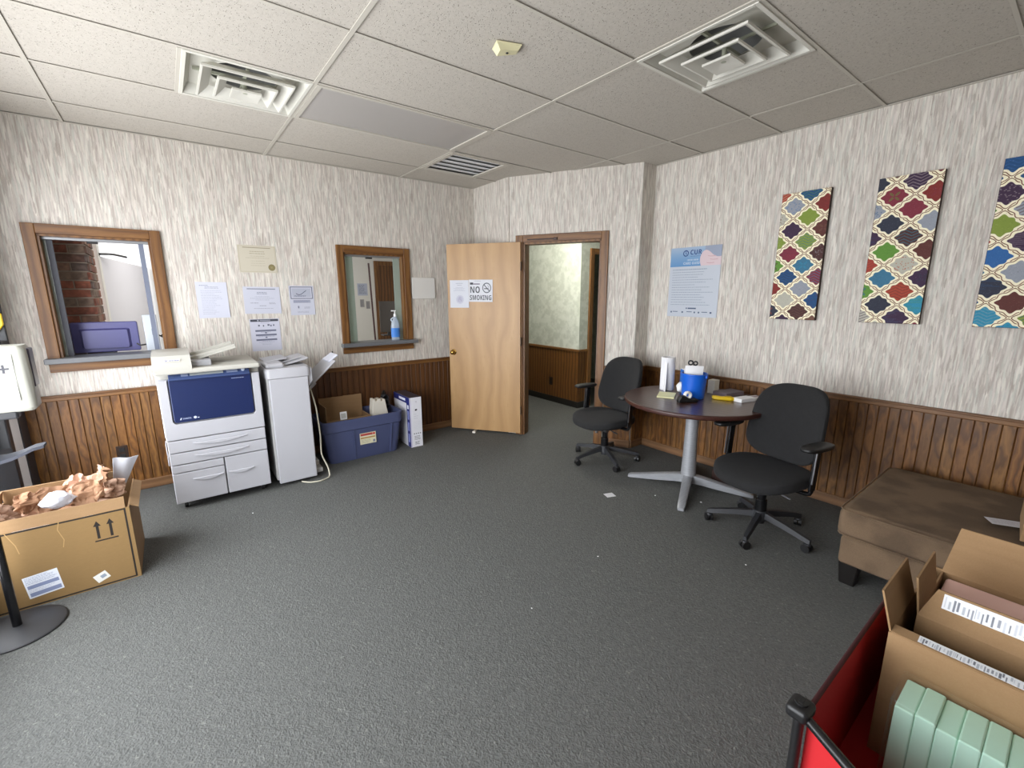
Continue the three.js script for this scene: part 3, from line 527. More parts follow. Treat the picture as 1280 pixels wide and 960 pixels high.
// poster on the right wall
{
  const tex = canvasTex(480, 610, (c, w, h) => {
    c.fillStyle = '#d6dde4'; c.fillRect(0, 0, w, h);
    const g = c.createLinearGradient(0, 0, 0, 165); g.addColorStop(0, '#b7cbe0'); g.addColorStop(0.5, '#8bb4da'); g.addColorStop(1, '#6ba0d2'); c.fillStyle = g; c.fillRect(0, 0, w, 165);
    c.fillStyle = '#a9b4c6'; c.fillRect(330, 0, 150, 165);
    c.fillStyle = '#f0d9da'; c.beginPath(); c.moveTo(480, 165); c.lineTo(300, 165); c.bezierCurveTo(280, 120, 285, 80, 310, 48); c.bezierCurveTo(340, 20, 372, 44, 398, 70); c.bezierCurveTo(430, 96, 460, 100, 480, 92); c.closePath(); c.fill();
    c.strokeStyle = '#dcb3b4'; c.lineWidth = 5; for (const [a, b] of [[84, 360], [112, 380], [140, 350]]) { c.beginPath(); c.moveTo(b, a); c.quadraticCurveTo(b + 30, a + 10, b + 70, a + 2); c.stroke(); }
    c.fillStyle = '#33508a'; c.font = 'bold 56px sans-serif'; c.fillText('CUR', 190, 66); lines(c, 195, 78, 100, 1, 0, '#4f6c9c', 4, 0, 3);
    c.strokeStyle = '#33508a'; c.lineWidth = 8; c.beginPath(); c.arc(150, 52, 23, 0.4, 6.6); c.stroke(); c.lineWidth = 5; c.beginPath(); c.moveTo(150, 34); c.lineTo(150, 56); c.lineTo(162, 60); c.stroke();
    c.fillStyle = '#d6e5f3'; c.font = 'bold 22px sans-serif'; lines(c, 166, 104, 110, 1, 0, '#d2e2f1', 14, 0, 6); c.font = 'bold 30px sans-serif'; c.fillText('CARE GUID', 130, 150);
    lines(c, 30, 190, 330, 1, 0, '#7f93a8', 6, 0, 4); lines(c, 30, 214, 400, 14, 22, '#94a3b3', 5, 0.45, 11);
    c.fillStyle = '#5d6c86'; c.fillRect(205, 528, 80, 12); c.fillRect(186, 528, 12, 12); for (const [x, k] of [[34, 14], [56, 50], [146, 16], [196, 52], [266, 14], [306, 14], [340, 54], [416, 18]]) c.fillRect(x, 562, k, k > 20 ? 6 : 14);
  });
  const m = sheet('care_poster', 'light blue and white care poster on the wall next to the art', 'poster', 0.482, 0.612, tex, [XR - 0.001, 1.637, 2.251], -Math.PI / 2, { t: 0.003, curl: 0.002, rough: 0.25 });
}
// canvases with the ogee lattice
function artTex(seed) {
  return canvasTex(300, 900, (c, w, h) => {
    const q = rng(seed), cols = ['#7c2a26', '#2c5f9a', '#5c8a35', '#4a2c2a', '#3b2640', '#8f949e', '#2f87a6', '#6b4a3c', '#a1402c', '#b3b0a2', '#1f4a78', '#7d8f3a', '#7a2b3a', '#2d3140', '#5a2f2a', '#3a6f8c'];
    c.fillStyle = '#efe6c6'; c.fillRect(0, 0, w, h);
    const cell = (x, y, k) => { c.beginPath(); for (let i = 0; i <= 96; i++) { const a = i / 96 * 2 * Math.PI, ca = Math.abs(Math.cos(a)), sa = Math.abs(Math.sin(a)); const r = (1 + 0.075 * Math.cos(8 * a)) / Math.pow(ca ** 1.32 + sa ** 1.32, 1 / 1.32); const px = x + k * 96 * r * Math.cos(a), py = y + k * 84 * r * Math.sin(a); i ? c.lineTo(px, py) : c.moveTo(px, py); } c.closePath(); };
    const ox = q() * 60 - 20, oy = q() * 120;
    for (let i = -1; i < 5; i++) for (let j = -1; j < 7; j++) {
      const x = i * 98 + ox, y = j * 166 + (i & 1 ? 83 : 0) + oy - 80, col = cols[Math.floor(q() * cols.length)], alt = cols[Math.floor(q() * cols.length)];
      c.fillStyle = '#f3ebcd'; cell(x, y, 0.93); c.fill(); c.lineWidth = 4; c.strokeStyle = '#6e4430'; cell(x, y, 0.86); c.stroke();
      c.fillStyle = col; cell(x, y, 0.66); c.fill(); c.save(); cell(x, y, 0.65); c.clip();
      const mode = Math.floor(q() * 5);
      c.globalAlpha = 0.5; c.strokeStyle = alt; c.fillStyle = alt; c.lineWidth = 5;
      if (mode === 0) for (let s = -3; s < 4; s++) { c.beginPath(); c.moveTo(x - 60, y + s * 18 + 14); c.lineTo(x - 20, y + s * 18 - 6); c.lineTo(x + 15, y + s * 18 + 14); c.lineTo(x + 60, y + s * 18 - 8); c.stroke(); }
      if (mode === 1) for (let k = 0; k < 4; k++) { c.save(); c.translate(x, y); c.rotate(k * Math.PI / 2 + 0.78); c.beginPath(); c.ellipse(20, 0, 15, 7, 0, 0, 7); c.fill(); c.restore(); }
      if (mode === 2) for (let k = 0; k < 40; k++) { c.fillRect(x + (q() - 0.5) * 110, y + (q() - 0.5) * 95, 6, 5); }
      if (mode === 3) { c.globalAlpha = 0.35; for (let k = 0; k < 16; k++) c.fillRect(x - 60, y - 50 + k * 7, 120 * q(), 3); }
      c.restore(); c.globalAlpha = 1;
    }
    for (let k = 0; k < 2600; k++) { c.globalAlpha = 0.10; c.fillStyle = q() < 0.5 ? '#000' : '#fff'; c.fillRect(q() * w, q() * h, 3, 3); } c.globalAlpha = 1;
  });
}
function artCanvas(label, z, seed) {
  const t = thing('art_canvas', label, 'wall art', [XR, 1.80, z], -Math.PI / 2, 'ogee lattice canvases');
  const g = new THREE.BoxGeometry(0.308, 0.908, 0.034).translate(0, 0, 0.017); const n = g.attributes.normal, uv = g.attributes.uv;
  for (let i = 0; i < uv.count; i++) if (n.getZ(i) < 0.5) uv.setXY(i, Math.abs(n.getX(i)) > 0.5 ? (n.getX(i) > 0 ? 0.999 : 0.001) : uv.getX(i), uv.getY(i));
  const m = mat('printed canvas', { map: artTex(seed), roughness: 0.8 });
  part('print', [B(0.308, 0.908, 0.003, 0, 0, 0.0325)].map(() => g), m, t, { keepUV: true });
  part('wrapped_edge', [B2(-0.1555, -0.154, -0.454, 0.454, 0.001, 0.033), B2(0.154, 0.1555, -0.454, 0.454, 0.001, 0.033), B2(-0.1555, 0.1555, -0.4555, -0.454, 0.001, 0.033)], flat('dark canvas edge', '#3a2a24', 0.85), t);
}
artCanvas('multicoloured lattice canvas hanging closest to the care poster', 3.09, 101);
artCanvas('multicoloured lattice canvas, the middle one of three', 3.663, 202);
artCanvas('multicoloured lattice canvas farthest from the care poster', 4.21, 303);

// ================================================================== COPIER
{
  const t = thing('photocopier', 'large white photocopier with navy front door and paper drawers', 'copier', [-0.62, 0, 0.385]);
  // local: x -0.31..0.31, z -0.30..0.30
  const zf = 0.285;
  part('cabinet', [B2(-0.305, 0.305, 0.055, 0.60, -0.29, zf - 0.034, 0.008), B2(-0.31, 0.31, 0.54, 0.965, -0.295, zf - 0.02, 0.014)], MT.copier, t);
  const drawer = (name, x0, x1, y0, y1, hx0, hx1, hy) => {
    const d = part(name, [B2(x0, x1, y0, y1, zf - 0.033, zf + 0.004, 0.004)], MT.copier, t);
    if (hx0 !== undefined) {
      const n = 14, up = [], lo = []; for (let i = 0; i <= n; i++) { const u = i / n, x = hx0 + (hx1 - hx0) * u; up.push([x, hy]); lo.unshift([x, hy - 0.026 * Math.sin(Math.PI * u) ** 0.8]); }
      part('handle', [EX([...up, ...lo.slice(1, -1)].reverse(), 0.016, 0.003).translate(0, 0, zf + 0.001)], MT.copier, d);
      part('handle_shade_strip', [B2(hx0 + 0.02, hx1 - 0.02, hy, hy + 0.006, zf + 0.003, zf + 0.0055)], MT.copierGrey, d);  // raised grey strip, its colour stands in for the shade above the handle
    }
  };
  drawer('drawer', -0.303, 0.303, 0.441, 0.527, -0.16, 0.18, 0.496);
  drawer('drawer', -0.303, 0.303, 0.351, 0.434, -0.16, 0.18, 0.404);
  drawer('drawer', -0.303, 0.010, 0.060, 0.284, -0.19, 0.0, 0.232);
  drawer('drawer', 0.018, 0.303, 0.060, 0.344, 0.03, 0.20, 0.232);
  drawer('drawer_strip', -0.303, 0.010, 0.290, 0.344);
  part('front_bezel', [EX([[-0.306, 0.534], [0.306, 0.534], [0.306, 0.962], [0.256, 0.962], [0.256, 0.668], [0.246, 0.652], [0.236, 0.646], [-0.232, 0.646], [-0.242, 0.652], [-0.252, 0.668], [-0.252, 0.962], [-0.306, 0.962]], 0.030, 0.003).translate(0, 0, zf - 0.025)], MT.copier, t);
  const door = part('front_door', [EX([[-0.246, 0.676], [-0.240, 0.662], [-0.226, 0.655], [0.232, 0.655], [0.246, 0.662], [0.250, 0.676], [0.250, 0.968], [-0.246, 0.968]], 0.026, 0.005).translate(0, 0, zf - 0.018)], MT.navy, t, { label: 'navy blue front door' });
  const logo = canvasTex(256, 48, (c) => { c.clearRect(0, 0, 256, 48); c.fillStyle = '#14234f'; c.fillRect(0, 0, 256, 48); c.fillStyle = '#c9d0e6'; c.beginPath(); c.moveTo(6, 40); c.lineTo(20, 8); c.lineTo(34, 8); c.lineTo(22, 40); c.fill(); lines(c, 44, 14, 110, 2, 12, '#c3cbe2', 8, 0.1, 4); c.beginPath(); c.arc(196, 24, 20, 0, 7); c.fill(); c.fillRect(224, 26, 24, 12); });
  const pl = (name, w, h, x, y, z, tex, par, rx = 0) => { const m = part(name, [new THREE.BoxGeometry(w, h, 0.001)], mat('printed label', { map: tex, roughness: 0.5 }), par, { keepUV: true }); m.position.set(x, y, z); m.rotation.x = rx; return m; };
  pl('badge', 0.12, 0.022, -0.155, 0.683, zf + 0.009, logo, door);
  pl('badge', 0.085, 0.010, 0.165, 0.937, zf + 0.009, canvasTex(170, 20, (c) => { c.fillStyle = '#14234f'; c.fillRect(0, 0, 170, 20); lines(c, 4, 5, 160, 1, 0, '#b9c2de', 9, 0, 5); }), door);
  const cp = part('control_panel', [mv(B(0.486, 0.012, 0.075, 0, 0, 0, 0.004), 0.002, 0.985, zf - 0.006, R(38))], flat('control panel blue grey', '#3a4a74', 0.4), t);
  part('display', [mv(B(0.20, 0.004, 0.03, 0, 0, 0, 0.001), -0.02, 0.993, zf - 0.003, R(38))], flat('grey screen', '#9ba1a2', 0.2), cp);
  for (const [w, x] of [[0.07, 0.135], [0.04, -0.15]]) part('keypad', [mv(B(w, 0.004, 0.032), x, 0.993, zf - 0.003, R(38))], flat('key grey', '#7f89a3', 0.5), cp);
  part('start_button', [mv(CY(0.012, 0.012, 0.006, 0, 0, 0, 18), 0.205, 0.993, zf - 0.003, R(38))], flat('pale button', '#c5cede', 0.4), cp);
  part('scanner_bed', [B2(-0.312, 0.312, 0.952, 1.005, -0.295, 0.235, 0.008)], MT.copier2, t);
  part('document_cover', [B2(-0.318, 0.316, 1.003, 1.038, -0.28, 0.318, 0.012)], MT.copier2, t);
  const f = part('document_feeder', [loft([[-0.318, -0.085].flatMap((x) => [x])].length ? [
    [[-0.318, 1.03, 0.318], [-0.318, 1.062, 0.318], [-0.316, 1.128, 0.268], [-0.316, 1.14, 0.15], [-0.316, 1.138, -0.16], [-0.316, 1.09, -0.26], [-0.316, 1.03, -0.27]],
    [[-0.10, 1.03, 0.318], [-0.10, 1.062, 0.318], [-0.102, 1.128, 0.268], [-0.102, 1.14, 0.15], [-0.102, 1.138, -0.16], [-0.102, 1.09, -0.26], [-0.102, 1.03, -0.27]]] : [])], MT.copier2, t);
  pl('badge', 0.09, 0.02, -0.205, 1.098, 0.2945, canvasTex(180, 40, (c) => { c.fillStyle = '#cfccbf'; c.fillRect(0, 0, 180, 40); c.fillStyle = '#6a6d9a'; c.font = 'bold 34px sans-serif'; c.beginPath(); c.moveTo(8, 6); c.lineTo(18, 6); c.lineTo(26, 16); c.lineTo(34, 6); c.lineTo(42, 6); c.lineTo(30, 20); c.lineTo(42, 34); c.lineTo(34, 34); c.lineTo(26, 24); c.lineTo(18, 34); c.lineTo(8, 34); c.lineTo(20, 20); c.fill(); lines(c, 52, 12, 118, 1, 0, '#6a6d9a', 18, 0, 6); }), f, -R(37));
  part('feed_tray', [mv(B(0.30, 0.010, 0.33, 0, 0, 0, 0.004), 0.05, 1.108, -0.02, 0, 0, R(15)), mv(B(0.30, 0.028, 0.02, 0, 0, 0, 0.006), 0.05, 1.120, 0.12, 0, 0, R(15)), mv(B(0.30, 0.028, 0.02, 0, 0, 0, 0.006), 0.05, 1.120, -0.16, 0, 0, R(15))], MT.copier2, t);
  part('output_recess', [B2(-0.10, 0.02, 1.038, 1.08, -0.2, 0.24, 0.006)], MT.copierGrey, t);
  part('side_latch', [B2(-0.316, -0.31, 0.42, 0.5, 0.12, 0.24, 0.002), B2(-0.316, -0.31, 0.34, 0.40, 0.12, 0.24, 0.002)], MT.copier, t);
  for (const [x, z] of [[-0.25, 0.22], [0.25, 0.22], [-0.25, -0.22], [0.25, -0.22]]) { const c = part('caster', [CY(0.024, 0.024, 0.022, 0, 0, 0, 20).rotateZ(Math.PI / 2).translate(x, 0.025, z)], MT.black, t); part('caster_fork', [B(0.03, 0.03, 0.035, x, 0.048, z, 0.004)], MT.chrome, c); }
}
// ---- finisher next to it
{
  const t = thing('copier_finisher', 'tall narrow white sorter unit attached to the copier side', 'finisher', [-0.1, 0, 0.36]);
  part('body', [B2(-0.165, 0.125, 0.05, 0.91, -0.27, 0.272, 0.010)], flat('finisher grey', '#b9b8b6', 0.5), t);
  part('front_panel', [B2(-0.152, 0.135, 0.028, 0.892, 0.27, 0.302, 0.008)], MT.copier, t);
  part('top', [loft([rrect(0.33, 0.575, 0.035).map(([x, z]) => [x - 0.005, 0.895, z + 0.015]), rrect(0.33, 0.575, 0.035).map(([x, z]) => [x - 0.005, 0.955, z + 0.015]), rrect(0.31, 0.555, 0.03).map(([x, z]) => [x - 0.005, 0.972, z + 0.015])].map((r) => r.reverse()))], MT.copier, t);
  part('side_lip', [loft([[[0.13, 0.79, 0.28], [0.17, 0.85, 0.28], [0.17, 0.955, 0.28], [0.13, 0.955, 0.28]], [[0.13, 0.79, -0.25], [0.17, 0.85, -0.25], [0.17, 0.955, -0.25], [0.13, 0.955, -0.25]]].map((r) => r.reverse()))], MT.copier, t);
  part('exit_cover', [B2(-0.155, -0.02, 0.965, 1.008, 0.02, 0.25, 0.02, 3), mv(B(0.17, 0.012, 0.26, 0, 0, 0, 0.005), -0.05, 1.012, -0.05, 0, 0, R(6))], MT.copier, t);
  part('top_tray', [mv(B(0.22, 0.012, 0.36, 0, 0, 0, 0.005), 0.075, 0.995, -0.02, 0, 0, R(13)), mv(B(0.16, 0.004, 0.25), 0.06, 1.006, -0.02, 0, 0, R(13))], MT.copier, t);
  const ct = part('catch_tray', [mv(B(0.32, 0.014, 0.33, 0, 0, 0, 0.006), 0.285, 0.865, -0.02, 0, 0, R(42)), mv(B(0.10, 0.03, 0.30, 0, 0, 0, 0.008), 0.19, 0.765, -0.02, 0, 0, R(42))], MT.copier, t);
  part('tray_tip', [mv(B(0.10, 0.016, 0.20, 0, 0, 0, 0.007), 0.405, 0.985, -0.02, 0, 0, R(34))], flat('clear pale tray', '#d3d5e0', 0.4), ct);
  part('foot', [B2(0.13, 0.20, 0.03, 0.07, -0.1, 0.24, 0.01), mv(B(0.05, 0.05, 0.10, 0, 0, 0, 0.01), 0.165, 0.095, 0.12)], flat('finisher grey', '#b9b8b6', 0.5), t);
  for (const [x, z] of [[-0.12, 0.22], [0.08, 0.22], [-0.12, -0.2], [0.08, -0.2]]) part('caster', [CY(0.02, 0.02, 0.02, 0, 0, 0, 16).rotateZ(Math.PI / 2).translate(x, 0.02, z), B(0.024, 0.03, 0.03, x, 0.04, z, 0.004)], MT.black, t);
}
single('power_cord', 'cream cable hanging down the side of the sorter unit', 'cable', [TB([[0.055, 0.78, 0.60], [0.085, 0.6, 0.61], [0.10, 0.35, 0.60], [0.09, 0.2, 0.63], [0.125, 0.08, 0.66], [0.12, 0.012, 0.70], [0.04, 0.008, 0.74], [-0.04, 0.008, 0.72], [-0.09, 0.008, 0.66]], 0.006, 60, 8)], flat('cream cable', '#bdb9a6', 0.6));

// ================================================================== BLUE TOTE AND CONTENTS
{
  const t = thing('storage_tote', 'open blue-grey plastic storage tote on the carpet', 'tote', [0.545, 0, 0.222]);
  const ring = (w, d, y, r) => rrect(w, d, r, 4).map(([x, z]) => [x, y, z]).reverse();
  part('body', [loft([ring(0.655, 0.375, 0.001, 0.05), ring(0.66, 0.38, 0.008, 0.05), ring(0.735, 0.405, 0.30, 0.05), ring(0.725, 0.395, 0.30, 0.05), ring(0.65, 0.365, 0.012, 0.05)], true, true)], MT.tote, t);
  part('rim', [loft([ring(0.735, 0.405, 0.295, 0.05), ring(0.765, 0.43, 0.305, 0.06), ring(0.775, 0.432, 0.385, 0.06), ring(0.79, 0.434, 0.395, 0.06), ring(0.785, 0.432, 0.405, 0.06), ring(0.74, 0.40, 0.403, 0.05), ring(0.725, 0.395, 0.30, 0.05)], false, false)], MT.tote, t);
  for (const x of [-0.10, 0.24]) part('rib', [loft([[[x - 0.008, 0.01, 0.183], [x + 0.008, 0.01, 0.183], [x + 0.006, 0.01, 0.197], [x - 0.006, 0.01, 0.197]], [[x * 1.1 - 0.008, 0.30, 0.196], [x * 1.1 + 0.008, 0.30, 0.196], [x * 1.1 + 0.006, 0.30, 0.212], [x * 1.1 - 0.006, 0.30, 0.212]]].map((r) => r.reverse()))], MT.tote, t);
  const lab = part('label_sticker', [new THREE.BoxGeometry(0.155, 0.108, 0.001)], mat('printed sticker', { map: canvasTex(160, 112, (c) => { c.fillStyle = '#dcd6b8'; c.fillRect(0, 0, 160, 112); c.fillStyle = '#b04a42'; c.fillRect(8, 6, 120, 22); c.fillStyle = '#e3ddc6'; c.fillRect(40, 30, 70, 10); c.fillStyle = '#c43a34'; c.beginPath(); c.arc(142, 18, 12, 0, 7); c.fill(); c.fillStyle = '#b08a4a'; c.fillRect(6, 42, 146, 14); lines(c, 12, 66, 110, 4, 10, '#8c886e', 3, 0.3, 5); c.fillStyle = '#7b8296'; c.fillRect(128, 78, 22, 24); }), roughness: 0.5 }), t, { keepUV: true, label: 'paper product sticker' });
  lab.position.set(0.02, 0.195, 0.2105); lab.rotation.x = -R(2.5);
}
{
  const t = thing('cardboard_box_in_tote', 'open brown cardboard box standing inside the blue tote', 'box', [0.44, 0.014, 0.20]);
  part('panel', [B2(-0.205, 0.205, 0, 0.545, -0.125, -0.118)], MT.kraft, t);
  part('panel', [B2(-0.205, 0.205, 0, 0.37, 0.105, 0.112)], MT.kraft, t);
  part('panel', [B2(-0.205, -0.198, 0, 0.50, -0.118, 0.105)], MT.kraft, t);
  part('panel', [B2(0.198, 0.205, 0, 0.37, -0.118, 0.105)], MT.kraft, t);
  part('bottom', [B2(-0.198, 0.198, 0, 0.006, -0.118, 0.105)], MT.kraft, t);
}
{
  const t = thing('white_card', 'small white label card leaning in the tote', 'card', [0.385, 0.385, 0.325], 0);
  part('card', [mv(B(0.062, 0.075, 0.002), 0, 0.037, 0, -R(6))], MT.paper, t);
  part('print', [mv(B(0.045, 0.045, 0.001), 0, 0.037, 0.0016, -R(6))], flat('grey print', '#b5b5b0', 0.8), t);
}
{
  const t = thing('carton_insert', 'white moulded carton insert sticking out of the tote', 'packaging', [0.745, 0.014, 0.24]);
  const pts = [[-0.07, 0], [0.085, 0], [0.085, 0.36], [0.062, 0.50], [0.045, 0.505], [0.042, 0.49], [0.02, 0.49], [0.018, 0.51], [-0.012, 0.51], [-0.015, 0.495], [-0.035, 0.495], [-0.04, 0.515], [-0.06, 0.515], [-0.072, 0.42]];
  part('shell', [EX(pts, 0.09, 0.006).translate(0, 0, -0.03)], flat('off white pulp', '#d9d3c6', 0.8), t);
}
single('cable_bundle', 'tangle of black cables over the corner of the tote', 'cable', [TB([[0.80, 0.40, 0.10], [0.84, 0.52, 0.14], [0.88, 0.55, 0.09], [0.90, 0.47, 0.06], [0.86, 0.44, 0.13], [0.83, 0.49, 0.16], [0.86, 0.53, 0.17], [0.895, 0.48, 0.14], [0.87, 0.38, 0.10]], 0.013, 70, 8), TB([[0.82, 0.30, 0.08], [0.83, 0.46, 0.09], [0.88, 0.50, 0.13], [0.89, 0.42, 0.17], [0.85, 0.33, 0.12]], 0.012, 40, 8)], MT.black);
// ---- tall blue and white product box
{
  const t = thing('product_box', 'tall narrow white product box with a blue stripe by the tote', 'box', [1.003, 0, 0.432], R(-1));
  // local x along the front face, z back
  part('carton', [B2(0, 0.128, 0, 0.52, -0.40, 0)], flat('white card', '#e0e0e6', 0.6), t);
  part('top_face', [B2(0, 0.128, 0.5195, 0.521, -0.40, 0)], flat('dark purple grey print', '#3c3640', 0.5), t);
  const side = part('blue_stripe', [B2(-0.0012, 0, 0.002, 0.519, -0.075, 0), B2(-0.0012, 0.0, 0.455, 0.519, -0.40, -0.075)], flat('navy print', '#232a6e', 0.5), t);
  part('stripe_print', [0.05, 0.17, 0.29].map((y) => B2(-0.002, -0.001, y, y + 0.09, -0.058, -0.02)), flat('lilac print', '#8c93c6', 0.5), side);
  part('stripe_print', [B2(-0.002, -0.001, 0.40, 0.44, -0.055, -0.022), B2(-0.002, -0.001, 0.475, 0.5, -0.26, -0.1)], flat('white print', '#e6e8f2', 0.5), side);
  const m = part('front_print', [new THREE.BoxGeometry(0.126, 0.516, 0.0008)], mat('printed card', { map: canvasTex(126, 516, (c) => { c.fillStyle = '#e2e2e8'; c.fillRect(0, 0, 126, 516); c.fillStyle = '#c9c6dc'; c.fillRect(0, 0, 12, 516); c.fillStyle = '#6d6d76'; c.fillRect(60, 40, 18, 3); c.fillRect(64, 50, 12, 2); c.fillStyle = '#26262c'; c.beginPath(); c.ellipse(66, 128, 13, 9, -0.3, 0, 7); c.fill(); lines(c, 40, 170, 60, 3, 22, '#9a9aa6', 3, 0.5, 4); lines(c, 30, 250, 80, 8, 12, '#c6c6d0', 2, 0.2, 7); c.fillStyle = '#44444c'; for (let i = 0; i < 4; i++) c.fillRect(32 + i * 22, 372, 11, 10); lines(c, 38, 402, 66, 4, 12, '#4d4d58', 5, 0.3, 8); lines(c, 44, 462, 50, 3, 12, '#4d4d58', 6, 0.3, 9); }), roughness: 0.6 }), t, { keepUV: true });
  m.position.set(0.064, 0.26, 0.0006);
}

// ================================================================== BIG CARDBOARD BOX
{
  const t = thing('cardboard_box', 'big open brown moving box full of packing paper by the shop front', 'box', [-1.385, 0, 1.215]);
  const X = 0.28, Z = 0.235, hh = 0.415;
  const tex = canvasTex(840, 630, (c, w, h) => {
    const q = rng(3); c.fillStyle = '#84683f'; c.fillRect(0, 0, w, h);
    for (let i = 0; i < 5200; i++) { c.globalAlpha = 0.10; c.fillStyle = q() < 0.5 ? '#6b5130' : '#9c7d50'; c.fillRect(q() * w, q() * h, 2 + q() * 26, 2); } c.globalAlpha = 1;
    c.strokeStyle = '#1c1610'; c.lineWidth = 12; c.strokeRect(-40, 8, w + 10, h - 22);
    c.fillStyle = '#1c1610'; for (const x of [624, 702]) { c.fillRect(x, 92, 17, 118); c.beginPath(); c.moveTo(x - 14, 104); c.lineTo(x + 8.5, 60); c.lineTo(x + 31, 104); c.fill(); } c.fillRect(606, 224, 140, 11);
    c.fillRect(0, 140, 40, 70); c.globalAlpha = 0.5; c.fillStyle = '#6a4a26'; c.fillRect(0, 330, 90, 14); c.globalAlpha = 1;
    // creases
    c.strokeStyle = '#a58555'; c.lineWidth = 5; c.beginPath(); c.moveTo(430, 0); c.lineTo(416, 60); c.lineTo(440, 150); c.lineTo(428, 210); c.stroke(); c.beginPath(); c.moveTo(150, 0); c.lineTo(190, 110); c.lineTo(200, 180); c.stroke();
    // labels
    const lab = (x, y, W, Hh, a) => { c.save(); c.translate(x, y); c.rotate(a); c.fillStyle = '#d6dae2'; c.fillRect(0, 0, W, Hh); lines(c, 8, 10, W - 16, 5, 12, '#8a93aa', 5, 0.3, 4); c.fillStyle = '#7f89a8'; c.fillRect(10, Hh * 0.42, W - 20, Hh * 0.16); c.fillRect(10, Hh * 0.76, W - 20, Hh * 0.18); lines(c, 10, Hh * 0.63, W - 40, 2, 12, '#9aa2b8', 4, 0.3, 9); c.restore(); };
    lab(180, 380, 190, 180, -0.10); c.save(); c.translate(566, 562); c.rotate(-0.42); c.fillStyle = '#d9d8d2'; c.fillRect(0, -40, 84, 70); c.fillStyle = '#8c97a4'; c.fillRect(36, -18, 34, 28); c.restore();
  });
  const fp = part('front_panel', [new THREE.BoxGeometry(2 * X, hh, 0.007)], mat('printed corrugated card', { map: tex, roughness: 0.85 }), t, { keepUV: true });
  fp.position.set(0, hh / 2, Z + 0.003);
  part('side_panel', [B2(X - 0.007, X, 0, hh, -Z, Z - 0.001)], MT.kraft, t); part('side_panel', [B2(-X, -X + 0.007, 0, hh, -Z, Z - 0.001)], MT.kraft, t);
  part('back_panel', [B2(-X, X, 0, hh, -Z - 0.007, -Z)], MT.kraft, t); part('bottom', [B2(-X + 0.007, X - 0.007, 0, 0.008, -Z, Z - 0.001)], MT.kraft, t);
  part('front_flap', [mv(B(2 * X - 0.02, 0.062, 0.006), -0.006, hh + 0.029, Z - 0.004, -R(8))], MT.kraft, t);
  part('side_flap', [mv(B(0.042, 0.006, 2 * Z - 0.05), X + 0.018, hh - 0.008, 0, 0, 0, -R(28))], MT.kraft, t);
  part('back_flap', [mv(B(2 * X - 0.02, 0.075, 0.006), 0, hh + 0.036, -Z + 0.004, R(10))], MT.kraft, t);
  part('side_flap', [mv(B(0.006, 0.08, 2 * Z - 0.03), -X + 0.01, hh + 0.036, 0, 0, 0, -R(10))], MT.kraft, t);
}
// crumpled packing paper, bags
function crumple(r, seed, sq = [1, 1, 1]) {
  const g = new THREE.IcosahedronGeometry(r, 5), q = rng(seed), dirs = Array.from({ length: 64 }, () => V(q() - 0.5, q() - 0.5, q() - 0.5).normalize()), lv = dirs.map(() => 0.66 + 0.34 * q());
  const p = g.attributes.position, v = V(0, 0, 0);
  for (let i = 0; i < p.count; i++) { v.fromBufferAttribute(p, i).normalize(); let m = 1; dirs.forEach((d, k) => { const dt = v.dot(d); if (dt > 0.05) m = Math.min(m, lv[k] / dt); }); m *= 1 + 0.22 * (Math.abs(vnoise(v.x * 5 + 20, v.y * 5 + v.z * 4 + 20, 97, 89, seed) - 0.5) - 0.25) + 0.10 * (Math.abs(vnoise(v.x * 11 + 40, v.z * 11 + v.y * 8 + 30, 97, 89, seed + 3) - 0.5) - 0.25); v.multiplyScalar(r * m); p.setXYZ(i, v.x * sq[0], v.y * sq[1], v.z * sq[2]); }
  g.computeVertexNormals(); return toCreasedNormals(g, R(25));
}
const kraftPaper = flat('packing paper', '#a27c5f', 0.85), kraftPaper2 = flat('pale packing paper', '#bd9a83', 0.85);
// the box is filled: a bed of paper below, looser balls on top
[[-1.545, 0.37, 1.34, 0.088, 'flat tan packing paper at the stand end of the moving box'], [-1.545, 0.37, 1.13, 0.09, 'tan packing paper in the back corner by the shop front'], [-1.385, 0.375, 1.10, 0.085, 'tan packing paper against the back flap of the moving box'], [-1.225, 0.385, 1.345, 0.085, 'tan packing paper under the folded front corner of the box'], [-1.215, 0.405, 1.16, 0.09, 'largest tan ball of packing paper beside the clear film'], [-1.305, 0.46, 1.235, 0.065, 'small pale ball of packing paper on top of the heap'], [-1.375, 0.36, 1.25, 0.07, 'pale packing paper under the white bag']].forEach(([x, y, z, r, label], i) => {
  const m = single('packing_paper', label, 'packing paper', [crumple(r, 40 + i, [1, 0.7, 0.92])], i % 2 ? kraftPaper2 : kraftPaper, { group: 'packing paper in the moving box' }); m.position.set(x, y + 0.02, z); m.rotation.y = i * 1.3;
});
{
  const m = single('plastic_bag', 'crumpled white plastic bag on top of the packing paper', 'bag', [crumple(0.085, 77, [1, 0.68, 0.8])], MT.bag); m.position.set(-1.385, 0.495, 1.345);
  const m2 = single('plastic_bag', 'white plastic film standing up at the corner of the moving box', 'bag', [deform(new THREE.BoxGeometry(0.10, 0.19, 0.003, 8, 10, 1), (v) => { const u = 0.5 + v.y / 0.19; v.x = v.x * (0.45 + 0.75 * u) + 0.02 * u; v.z += 0.012 * Math.sin(v.x * 60) + 0.03 * u; })], MT.bag); m2.position.set(-1.155, 0.50, 1.05); m2.rotation.set(0.1, 0.25, -R(10));
}
